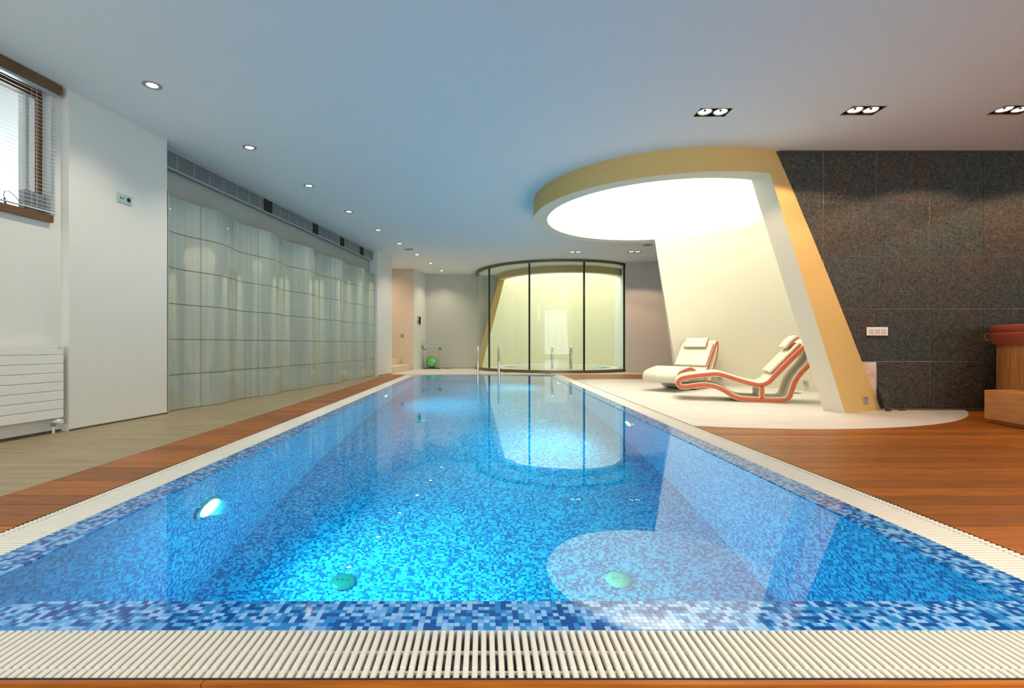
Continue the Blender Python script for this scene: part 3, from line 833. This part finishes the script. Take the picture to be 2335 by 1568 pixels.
# ------------------------------------------------------------------ dark stone wall
TYW = 5.56
def xline(z): return 3.30+(4.51-3.30)*(CEIL-z)/CEIL     # where the drum meets the wall
sw = struct(MB().prism([(0, 0), (1, 0), (1, 1), (0, 1)], 0, 1).build('wall_stone', M_joint), 'dark slate tiled wall on the right')
me = sw.data
vs_ = [(xline(0)-.06, TYW, 0), (9.1, TYW, 0), (9.1, TYW, CEIL), (xline(CEIL)-.06, TYW, CEIL), (xline(0)-.06, TYW+.2, 0), (9.1, TYW+.2, 0), (9.1, TYW+.2, CEIL), (xline(CEIL)-.06, TYW+.2, CEIL)]
me.clear_geometry(); me.from_pydata(vs_, [], [(0, 1, 2, 3), (5, 4, 7, 6), (3, 2, 6, 7), (1, 0, 4, 5), (0, 3, 7, 4), (1, 5, 6, 2)]); me.materials.clear(); me.materials.append(M_joint)
def clip(poly, f):
    out = []
    for i in range(len(poly)):
        a, b = poly[i], poly[(i+1) % len(poly)]; fa, fb = f(a), f(b)
        if fa >= 0: out.append(a)
        if (fa >= 0) != (fb >= 0):
            w = fa/(fa-fb); out.append((a[0]+(b[0]-a[0])*w, a[1]+(b[1]-a[1])*w))
    return out
xs = [3.843+.6015*k for k in range(-2, 10)]; zs = [.012, .546, 1.142, 1.738, 2.339, 2.925]
jg = .0035
for i in range(len(xs)-1):
    for j in range(5):
        x0, x1, za, zb = xs[i]+jg, xs[i+1]-jg, zs[j]+jg*.6, zs[j+1]-jg*.6
        if x0 > 9.0: continue
        poly = clip([(x0, za), (x1, za), (x1, zb), (x0, zb)], lambda p: p[0]-xline(p[1])+.012)
        if len(poly) < 3: continue
        if j == 0 and x1 < 4.45: continue           # the missing cut piece beside the leg
        y = TYW-.005-R.uniform(0, .002)
        V = [(p[0], y, p[1]) for p in poly]+[(p[0], TYW, p[1]) for p in poly]; k = len(poly)
        F = [tuple(range(k))]+[(q, k+q, k+(q+1) % k, (q+1) % k) for q in range(k)]
        o = mesh_obj('stone_tile', V, [tuple(reversed(F[0])) if False else F[0]]+F[1:], M_slate, sw)
        bm = bmesh.new(); bm.from_mesh(o.data); bmesh.ops.recalc_face_normals(bm, faces=bm.faces)
        bm.normal_update()
        for f in bm.faces:
            if abs(f.normal.y) > .9 and f.normal.y > 0:
                bmesh.ops.reverse_faces(bm, faces=bm.faces); break
        bm.to_mesh(o.data); bm.free()
hole = mesh_obj('exposed_plaster', [(4.17, TYW-.002, .54), (4.436, TYW-.002, .54), (4.436, TYW-.002, .015), (4.40, TYW-.002, .015)], [(0, 3, 2, 1)], M_exp, sw)
struct(MB().box((4.55, TYW-.02, 0), (9.0, TYW-.0125, .011)).build('baseboard_stone', M_base))  # dark strip draws the shadow line under the tiles
# dark strip draws the shading line over the tiles
struct(MB().box((3.34, TYW-.018, CEIL-.012), (9.0, TYW, CEIL-.001)).build('trim_3', M_base))
# shard and debris
V = [(0, 0, .0), (.055, 0, .0), (.105, 0, .235), (.0, 0, .262), (-.045, 0, .25)]
sh = mesh_obj('stone_shard', [(-.005, -.006, 0), (.04, -.006, 0), (.072, .0, .24), (-.05, .0, .262), (-.005, .014, 0), (.04, .014, 0), (.072, .016, .24), (-.05, .016, .262)],
              [(0, 1, 2, 3), (5, 4, 7, 6), (3, 2, 6, 7), (1, 0, 4, 5), (0, 3, 7, 4), (1, 5, 6, 2)], M_slate)
sh.location = (4.47, 5.44, .001); sh.rotation_euler = (math.radians(-14), 0, 0); tag(sh, 'broken wedge of dark slate leaning on the stone wall', 'stone shard')
V = []; 
for q in range(7):
    a = 2*PI*q/7; V.append((.045*math.cos(a)*R.uniform(.7, 1.1), .022*math.sin(a), 0))
V += [(x*.5, y*.5, .014+R.uniform(0, .008)) for x, y, z in V]
F = [tuple(reversed(range(7))), tuple(7+i for i in range(7))]+[(i, (i+1) % 7, 7+(i+1) % 7, 7+i) for i in range(7)]
db = mesh_obj('stone_fragment', V, F, M_slate); db.location = (4.69, 5.50, .0005); tag(db, 'small dark stone crumb on the floor by the stone wall', 'stone fragment')

# ------------------------------------------------------------------ hot tub with cover and wooden step
tb = empty('hot_tub', (6.01, 4.72, 0)); tag(tb, 'round wooden hot tub with a red-brown padded cover against the stone wall', 'hot tub')
TR = .75; NS = 34
def stave():
    a = PI/NS-.0016; n = 3; P = []
    for i in range(n+1):
        q = -a+2*a*i/n; P.append((TR*math.cos(q), TR*math.sin(q)))
    for i in range(n+1):
        q = a-2*a*i/n; P.append(((TR-.035)*math.cos(q), (TR-.035)*math.sin(q)))
    return MB().prism(P, 0.03, .78).build('stave', M_tub, tb)
s0 = stave()
for k in range(NS):
    o = s0 if k == 0 else s0.copy()
    if k: C.objects.link(o)
    o.rotation_euler = (0, 0, 2*PI*k/NS)
MB().lathe([(0, .0), (TR-.06, 0), (TR-.06, .06), (0, .06)], seg=48).build('floor_ring', M_dark, tb)
cv = MB().lathe([(TR+.004, .742), (TR+.030, .742), (TR+.036, .76), (TR+.050, .80), (TR+.056, .845), (TR+.044, .858), (TR+.040, .866), (TR+.048, .875), (TR+.052, .90), (TR+.040, .932), (TR+.02, .940), (0, .955)], seg=64).build('cover', M_leather, tb, smooth=True)
q = 2.28   # side facing the photograph's left
for k, q in enumerate((2.36,)):
    c0 = Vector(((TR+.062)*math.cos(q), (TR+.062)*math.sin(q), .82)); d = Vector((math.cos(q), math.sin(q), 0))
    pts = [c0+d*(.024*math.cos(a))+Vector((0, 0, .038*math.sin(a))) for a in [2*PI*i/16 for i in range(16)]]
    MB().tube(pts, .006, 6, closed=True).build('handle', M_leather, cv, smooth=True)
hs = empty('wooden_step', (4.79, 4.70, 0), math.radians(-1)); tag(hs, 'low larch wood step box in front of the hot tub', 'step')
BXP = [(0, 0), (.33, .075), (.36, -1.0), (-.17, -1.05)]
bevel(MB().prism(BXP, .035, .305).build('box', M_step, hs), .003)
MB().prism([(.04, -.03), (.29, .03), (.30, -.93), (-.10, -.98)], 0, .036).build('plinth', M_tub, hs)

# ------------------------------------------------------------------ loungers
def catmull(P, n=8, closed=True):
    out = []; k = len(P)
    for i in range(k):
        p0, p1, p2, p3 = (Vector(P[(i+j-1) % k]) for j in range(4))
        for s in range(n):
            t = s/n
            out.append(.5*((2*p1)+(-p0+p2)*t+(2*p0-5*p1+4*p2-p3)*t*t+(-p0+3*p1-3*p2+p3)*t**3))
    return out
PROF = [(-1.33, .225), (-1.28, .285), (-1.14, .318), (-1.00, .338), (-.87, .352), (-.78, .338), (-.64, .292), (-.47, .240), (-.35, .222), (-.26, .262), (-.19, .345), (-.06, .50), (.10, .68), (.17, .755),
        (.225, .775), (.252, .73), (.235, .62), (.175, .49), (.09, .385), (.025, .27), (-.01, .16), (-.035, .085), (-.09, .042), (-.25, .034), (-.42, .034), (-.58, .042), (-.67, .075), (-.76, .135), (-.86, .182),
        (-.99, .205), (-1.12, .192), (-1.22, .172), (-1.30, .178)]
PC = catmull(PROF, 6)
WD = .56
def ribbon(center, y0, y1, th, name, m, parent, closed=True, smooth=True):
    k = len(center); V = []; F = []
    nor = []
    for i in range(k):
        a = center[(i+1) % k] if (closed or i < k-1) else center[i]; b = center[i-1] if (closed or i > 0) else center[i]
        t = (a-b).normalized(); nor.append(Vector((-t.y, t.x)))
    bev = min(.008, th*.25, abs(y1-y0)*.25)
    cs = [(-th/2, y0+bev), (-th/2, y1-bev), (-th/2+bev, y1), (th/2-bev, y1), (th/2, y1-bev), (th/2, y0+bev), (th/2-bev, y0), (-th/2+bev, y0)]
    q = len(cs)
    for i in range(k):
        for o_, y in cs:
            p = center[i]+nor[i]*o_; V.append((p.x, y, p.y))
    rng = k if closed else k-1
    for i in range(rng):
        i2 = (i+1) % k
        for j in range(q): F.append((i*q+j, i*q+(j+1) % q, i2*q+(j+1) % q, i2*q+j))
    if not closed: F += [tuple(range(q)), tuple((k-1)*q+j for j in reversed(range(q)))]
    b = MB(); b.v = V; b.f = F
    return b.build(name, m, parent, smooth=smooth, sharp=50)
def make_lounger(label):
    t = empty('chaise_lounge'); tag(t, label, 'lounger', 'cream and orange loungers under the drum')
    ribbon(PC, 0, WD, .069, 'frame', M_cushion, t)
    for y in ((-.004, .004), (WD-.004, WD+.004)):
        ribbon(PC, y[0], y[1], .049, 'edge_trim', M_orange, t)
    # Y-shaped centre leg
    leg = [Vector(p) for p in ((-.335, .215), (-.335, .16), (-.335, .10), (-.335, .045))]
    ribbon(leg, .0, WD, .066, 'centre_leg', M_cushion, t, closed=False)
    for y in ((-.004, .004), (WD-.004, WD+.004)): ribbon(leg, y[0], y[1], .044, 'edge_trim', M_orange, t, closed=False)
    # cushions
    def pad(a, b, lift, th, name, y0, y1, curve=0):
        a = Vector(a); b = Vector(b); d = (b-a).normalized(); n = Vector((-d.y, d.x)); c = []
        for i in range(9):
            w = i/8; c.append(a+(b-a)*w+n*(lift+curve*math.sin(PI*w)))
        o = ribbon(c, y0, y1, th, name, M_cushion, t, closed=False)
        bevel(o, .012, 3)
        return c, o
    c, cu = pad((-.205, .355), (.115, .725), .045, .036, 'back_cushion', .01, WD-.01)
    for y in ((.003, .012), (WD-.012, WD-.003)): ribbon([p+Vector((.010, -.009)) for p in c], y[0], y[1], .022, 'piping', M_orange, cu, closed=False)
    c, pi_ = pad((.025, .63), (.150, .775), .100, .045, 'head_pillow', .09, WD-.09, .012)
    for y in ((.083, .092), (WD-.092, WD-.083)): ribbon([p+Vector((.012, -.010)) for p in c], y[0], y[1], .022, 'piping', M_orange, pi_, closed=False)
    return t
lg = make_lounger('cream chaise lounge with orange edges seen side-on, nearer the slanted leg')
phi = math.radians(-20.7); lg.location = (3.86, 6.14, 0); lg.rotation_euler = (0, 0, phi)
l2 = copy_tree(lg); l2['label'] = 'cream chaise lounge with its foot end towards the pool, left of the other'
phi2 = math.atan2(.69, .72); u = Vector((math.cos(phi2), math.sin(phi2), 0)); w = Vector((-u.y, u.x, 0))
foot = Vector((2.76, 7.70, 0)); l2.location = foot+u*1.33-w*WD/2; l2.rotation_euler = (0, 0, phi2)

# ------------------------------------------------------------------ curved glass enclosure
EC, ER = Vector((2.13, 14.95, 0)), 2.33
def eang(px):
    t = (px-1103)/1120; best = None
    for k in range(7200):
        a = PI+PI*k/7200*1.0
        x, y = EC.x+ER*math.cos(a), EC.y+ER*math.sin(a)
        e = abs(x/y-t)
        if best is None or e < best[0]-1e-9: 
            if y < 15.2: best = (e, a)
    return best[1]
A0 = PI-math.asin((15.3-EC.y)/ER); AM = [eang(1115), eang(1207), eang(1332), eang(1424)]
en = empty('glass_enclosure', (EC.x, EC.y, 0)); tag(en, 'curved full-height glass enclosure with dark mullions around the whirlpool', 'glass enclosure')
def arcband(name, a0, a1, r0, r1, z0, z1, m, parent, n=24, smooth=True):
    b = MB(); P = [(r1*math.cos(a0+(a1-a0)*i/n), r1*math.sin(a0+(a1-a0)*i/n)) for i in range(n+1)]
    Q = [(r0*math.cos(a0+(a1-a0)*i/n), r0*math.sin(a0+(a1-a0)*i/n)) for i in range(n+1)]
    k = n+1
    for z in (z0, z1):
        for p in P: b.v.append((*p, z))
        for p in Q: b.v.append((*p, z))
    for i in range(n):
        b.f += [(i, i+1, 2*k+i+1, 2*k+i), (k+i+1, k+i, 3*k+i, 3*k+i+1), (2*k+i, 2*k+i+1, 3*k+i+1, 3*k+i), (i+1, i, k+i, k+i+1)]
    b.f += [(0, 2*k, 3*k, k), (n, k+n, 3*k+n, 2*k+n)]
    return b.build(name, m, parent, smooth=smooth, sharp=40)
edges = [A0]+AM
for i in range(4):
    arcband('glass_pane', edges[i]+.003, edges[i+1]-.003, ER-.006, ER+.006, .07, 2.87, M_glass, en, 20)
for i, a in enumerate(AM):
    hw = .0085 if i else .007
    arcband('mullion', a-hw, a+hw, ER-.03, ER+.012, .06, 2.88, M_black, en, 2)
arcband('bottom_rail', A0, AM[3]+.012, ER-.05, ER+.035, .0, .075, M_bronze, en, 48)
arcband('top_rail', A0, AM[3]+.012, ER-.05, ER+.045, 2.862, 2.929, M_bronze, en, 48)

# inner drum over the whirlpool
def build_inner():
    V, F, FM = [], [], []
    def grid(fn, nu, nv, mi, flip=False):
        n = len(V)
        for i in range(nu+1):
            for j in range(nv+1): V.append(fn(i/nu, j/nv))
        for i in range(nu):
            for j in range(nv):
                a = n+i*(nv+1)+j; q = (a, a+1, a+nv+2, a+nv+1)
                F.append(tuple(reversed(q)) if flip else q); FM.append(mi)
    cx, cyy, zr = 2.45, 15.6, 2.745
    def P(r, th, t):
        r = r+.1*t
        return (cx+r*math.cos(th)-.62*t*(1-math.cos(th))/2, cyy+r*math.sin(th), zr*(1-t)+.002)
    th0, th1 = PI+.14, math.radians(-8)
    inn = lambda u, t: P(1.82, th0+(th1-th0)*u, t); out = lambda u, t: P(2.0, th0+(th1-th0)*u, t)
    grid(inn, 72, 10, 0); grid(out, 72, 10, 1, True)
    mixf = lambda a, b, w: tuple(a[i]+(b[i]-a[i])*w for i in range(3))
    grid(lambda w, t: mixf(inn(0, t), out(0, t), w), 1, 10, 1); grid(lambda w, t: mixf(inn(1, t), out(1, t), w), 1, 10, 0)
    fo = lambda u, w: (cx+2.0*math.cos(2*PI*u), cyy+2.0*math.sin(2*PI*u), zr+(CEIL+.02-zr)*w)
    fi = lambda u, w: (cx+1.82*math.cos(2*PI*u), cyy+1.82*math.sin(2*PI*u), zr+(4.0-zr)*w)
    grid(fo, 96, 1, 1); grid(fi, 96, 6, 0)
    grid(lambda u, w: (cx+(1.82+.18*w)*math.cos(th1+(th0-2*PI-th1)*u), cyy+(1.82+.18*w)*math.sin(th1+(th0-2*PI-th1)*u), zr), 72, 1, 0)
    o = mesh_obj('whirlpool_drum', V, F, M_shin, smooth=True, mats=[M_shell], fm=FM)
    tag(o, 'yellow ring drum with slanted leg inside the glass enclosure', 'light well'); return o
drum2 = build_inner()
MB().lathe([(0, 3.98), (1.83, 3.98)], 2.45, 15.6, seg=48).build('luminous_ceiling', M_well2, drum2)
# whirlpool
wp = empty('whirlpool', (2.2, 15.05, 0)); tag(wp, 'round whirlpool with white rim and blue mosaic inside the glass enclosure', 'whirlpool')
MB().lathe([(1.66, .001), (1.66, .05), (1.68, .058), (1.86, .058), (1.88, .05), (1.88, .001)], seg=64).build('rim', M_white, wp, smooth=True)
MB().lathe([(1.38, .045), (1.655, .05)], seg=64).build('mosaic_ledge', M_mos, wp)
MB().lathe([(0, .03), (1.38, .03)], seg=64).build('basin', M_mos, wp)
MB().lathe([(0, .047), (1.40, .047)], seg=64).build('water', mat('whirlpool_water', (.45, .60, .66), .03, spec=.5), wp)

# ------------------------------------------------------------------ pool ladders
def rail(pts, r=.021, name='handrail'):
    return MB().tube(catmull_open(pts), r, 12)
def catmull_open(P, n=6):
    P = [Vector(p) for p in P]; out = []
    Q = [P[0]*2-P[1]]+P+[P[-1]*2-P[-2]]
    for i in range(1, len(Q)-2):
        for s in range(n):
            t = s/n; p0, p1, p2, p3 = Q[i-1:i+3]
            out.append(.5*((2*p1)+(-p0+p2)*t+(2*p0-5*p1+4*p2-p3)*t*t+(-p0+3*p1-3*p2+p3)*t**3))
    out.append(P[-1]); return out
ld = empty('pool_ladder', (.112, 11.70, 0)); tag(ld, 'steel pool ladder with two tall handrails at the far pool end', 'ladder')
for sx in (-.25, .25):
    P = [(sx, .42, 0), (sx, .42, .35), (sx, .40, .55), (sx, .30, .665), (sx, .15, .69), (sx, .0, .64), (sx, -.10, .50), (sx, -.14, .2), (sx, -.14, -.3), (sx, -.14, -1.0)]
    rail(P).build('handrail', M_steel, ld, smooth=True)
    MB().lathe([(.022, .018), (.045, .010), (.048, .0)], sx, .42, seg=20).build('flange', M_steel, ld, smooth=True)
for z in (-.30, -.55, -.80):
    MB().box((-.25, -.17, z-.012), (.25, -.10, z+.012)).build('tread', M_steel, ld)
l3 = empty('whirlpool_rail', (2.16, 13.62, .0)); tag(l3, 'pair of steel grab rails at the whirlpool behind the glass', 'handrail')
for sx in (-.26, .26):
    P = [(sx, -.05, .05), (sx, -.05, .4), (sx+.005, -.03, .60), (sx+.01, .06, .68), (sx+.02, .2, .66), (sx+.025, .30, .52), (sx+.03, .32, .25), (sx+.03, .32, .05)]
    rail(P, .024).build('handrail', M_steel, l3, smooth=True)

# ------------------------------------------------------------------ towel rack, ball
tr = empty('towel_rack', (-1.60, 14.85, 0)); tag(tr, 'chrome towel rack of two frames by the far wall', 'towel rack')
for x0, x1, y, h in ((-.235, .215, .10, .79), (-.17, .285, .0, .685)):
    for x in (x0, x1): MB().tube([(x, y, .01), (x, y, h)], .010, 8).build('post', M_steel, tr, smooth=True)
    MB().tube([(x0, y, h), (x1, y, h)], .011, 8).build('rail', M_steel, tr, smooth=True)
for x0, x1 in ((-.235, -.17), (.215, .285)):
    MB().tube([(x0, .12, .010), (x1, -.02, .010)], .012, 8).build('foot', M_black, tr, smooth=True)
hk = MB().tube([(-.05, 0, .10), (-.06, 0, .06), (-.02, 0, .0), (.03, 0, -.03), (.05, 0, -.01)], .010, 8).build('hanging_strap', M_black, smooth=True)
hk.location = (-1.80, 14.825, .61); tag(hk, 'black strap hung on the left post of the towel rack', 'strap')
hk = MB().tube([(.035*math.cos(a), .0, .035*math.sin(a)) for a in [2*PI*i/14 for i in range(14)]], .010, 8, closed=True).tube([(0, 0, .03), (-.03, 0, -.03), (.03, 0, -.02)], .009, 6).build('rubber_coil', mat('teal_rubber', (.05, .22, .24), .5), smooth=True)
hk.location = (-1.315, 14.82, .61); tag(hk, 'small teal coil hung on the right post of the towel rack', 'coil')
gb = empty('glass_float', (-1.60, 15.08, 0)); tag(gb, 'round green glass float on a low black base by the far wall', 'float')
bm = bmesh.new(); bmesh.ops.create_uvsphere(bm, u_segments=32, v_segments=20, radius=.16)
for v_ in bm.verts:
    a = math.atan2(v_.co.z, v_.co.x); rr_ = math.hypot(v_.co.x, v_.co.z)
    k = 1+.045*math.cos(8*a)*min(1, rr_/.1); v_.co.x *= k; v_.co.z *= k
    if v_.co.y < 0: v_.co.y += .07*max(0, 1-rr_/.07)
me = bpy.data.meshes.new('ball'); bm.to_mesh(me); bm.free(); me.materials.append(M_green); me.polygons.foreach_set('use_smooth', [True]*len(me.polygons))
o = bpy.data.objects.new('ball', me); C.objects.link(o); o.parent = gb; o.location = (0, 0, .185)
MB().box((-.19, -.06, .001), (.19, .06, .028)).build('base', M_dark, gb)

# ------------------------------------------------------------------ floor vents
def floor_vent(x, y, label, w=.13):
    o = MB().lathe([(0, .003), (w*.8, .003), (w, .0005)], seg=24).build('floor_vent', M_speaker); o.location = (x, y, .001)
    for k in range(3): MB().box((-w*.7, -.05+.04*k, .003), (w*.7, -.035+.04*k, .0055)).build('slot', M_dark, o)
    tag(o, label, 'vent', 'round floor vents')
floor_vent(-1.12, 15.05, 'flat dark floor vent right of the green float')
floor_vent(.58, 12.92, 'round floor vent before the enclosure, right of the ladder', .09)
floor_vent(1.62, 12.42, 'round floor vent before the middle of the enclosure', .09)
floor_vent(4.55, 8.15, 'round floor vent behind the loungers, left one', .09)
floor_vent(4.72, 7.45, 'round floor vent behind the loungers, right one', .09)

# ------------------------------------------------------------------ ceiling lamps
ords = ['nearest', 'second', 'third', 'fourth', 'fifth', 'sixth', 'seventh', 'eighth', 'farthest']
def make_down():
    t = empty('ceiling_downlight')
    MB().lathe([(.041, .0), (.042, -.003), (.052, -.008), (.072, -.004), (.074, 0)], seg=32).build('trim_ring', M_grey, t, smooth=True)
    MB().lathe([(0, -.002), (.040, -.0015), (.042, 0)], seg=32).build('lens', M_lens, t, smooth=True)
    return t
d0 = make_down()
px9 = [(347, 194), (569, 336), (704.5, 423), (795.5, 482), (862, 524), (911, 555), (951, 580), (982, 600), (1007, 617)]
for i, (px, py) in enumerate(px9):
    o = d0 if i == 0 else copy_tree(d0)
    Y = 1120*(CEIL-.74)/(785-py); X = (px-1103)*Y/1120
    o.location = (X, Y, CEIL-.0005)
    tag(o, 'round lit downlight over the left pool side, %s of the row' % (ords[i] if i in (0, 8) else ords[i]+' from the viewer'), 'downlight', 'round downlights along the left of the ceiling')
    spot('downlight_beam', (X, Y, CEIL-.02), (X, Y, 0), P_DOWN, (1, .86, .66), size=125, blend=.8, rad=.04)
for k in range(1, 5):      # unseen downlights added behind the viewer as fill light
    Y = 4.15-1.307*k; X = -2.80-.194*k
    o = copy_tree(d0); o.location = (X, Y, CEIL-.0005)
    for q in ('label', 'group'):
        if q in o: del o[q]
    tag(o, ['round downlight just behind the viewer, nearest of the hidden row', 'second round downlight behind the viewer', 'third round downlight behind the viewer', 'last round downlight behind the viewer by the glazed wall'][k-1], 'downlight', 'round downlights behind the viewer')
    spot('downlight_beam', (X, Y, CEIL-.02), (X, Y, 0), P_DOWN, (1, .86, .66), size=125, blend=.8, rad=.04)
def make_twin():
    t = empty('twin_spotlight')
    f_ = MB(); a, b = TW, TD; h = .09
    for (x0, y0, x1, y1) in ((-a-.008, -b-.008, a+.008, -b), (-a-.008, b, a+.008, b+.008), (-a-.008, -b, -a, b), (a, -b, a+.008, b)):
        f_.box((x0, y0, -.003), (x1, y1, 0))
    f_.build('frame', M_alu, t)
    f_ = MB(); f_.box((-a, -b, h), (a, b, h+.004))
    for (x0, y0, x1, y1) in ((-a-.003, -b-.003, a+.003, -b), (-a-.003, b, a+.003, b+.003), (-a-.003, -b, -a, b), (a, -b, a+.003, b)): f_.box((x0, y0, 0), (x1, y1, h))
    f_.box((-.003, -b, .01), (.003, b, h)); f_.build('housing', M_dark, t)
    for s in (-.074, .074):
        MB().lathe([(.060, .004), (.066, .0), (.069, .006), (.066, .03)], s, 0, seg=28).build('gimbal_ring', M_steel, t, smooth=True)
        MB().lathe([(.012, .022), (.03, .03), (.052, .018), (.058, .006)], s, 0, seg=28).build('reflector', M_lens2, t, smooth=True)
        MB().lathe([(0, .008), (.010, .010), (.012, .03)], s, 0, seg=14).build('lamp_cap', M_dark, t, smooth=True)
    return t
t0 = make_twin()
tl = ['square-framed twin spotlight, left of the three near the stone wall', 'square-framed twin spotlight with one flaring lamp, middle of the three', 'square-framed twin spotlight cut by the right picture edge', 'square-framed twin spotlight beyond the right picture edge',
      'small far twin spotlight above the glass enclosure, left one', 'small far twin spotlight above the glass enclosure, right one']
for i, (x, y) in enumerate(TWINS):
    o = t0 if i == 0 else copy_tree(t0)
    o.location = (x, y, CEIL); tag(o, tl[i], 'spotlight', 'twin spotlights in the ceiling')
    for s in (-.074, .074):
        spot('twin_beam', (x+s, y, CEIL-.004), (x+s, y+.10, 0), P_TWIN*.24, (1, .67, .42), size=130, blend=.15, rad=.03)
for x in (-1.9, -.6, .8, 2.2, 3.6, 5.0, 6.4):   # unseen fill spots added behind the viewer to brighten floor and deck
    spot('twin_beam', (x, -.6, CEIL-.03), (x, -.6, 0), P_TWIN*(.5 if x < 1.5 else 2.8), (1, .92, .82) if x < 1.5 else (1, .70, .46), size=110, blend=.6, rad=.05)
for x, y, lb in ((-1.725, 11.3, 'round grey ceiling speaker beside the left downlights'), (3.60, 10.8, 'round grey ceiling speaker left of the slanted leg')):
    o = MB().lathe([(0, -.004), (.095, -.005), (.105, -.003), (.108, 0)], seg=32).build('ceiling_speaker', M_speaker, smooth=True)
    MB().lathe([(.104, -.006), (.110, -.005), (.112, 0)], seg=32).build('rim', M_alu, o, smooth=True)
    o.location = (x, y, CEIL-.0005); tag(o, lb, 'speaker', 'round ceiling speakers')
# unseen warm light added in the stairwell, without a fixture
spot('stair_lamp', (-3.1, 13.3, 2.88), (-2.9, 13.9, 0), 70, (1, .72, .50), size=150, blend=1, rad=.1)
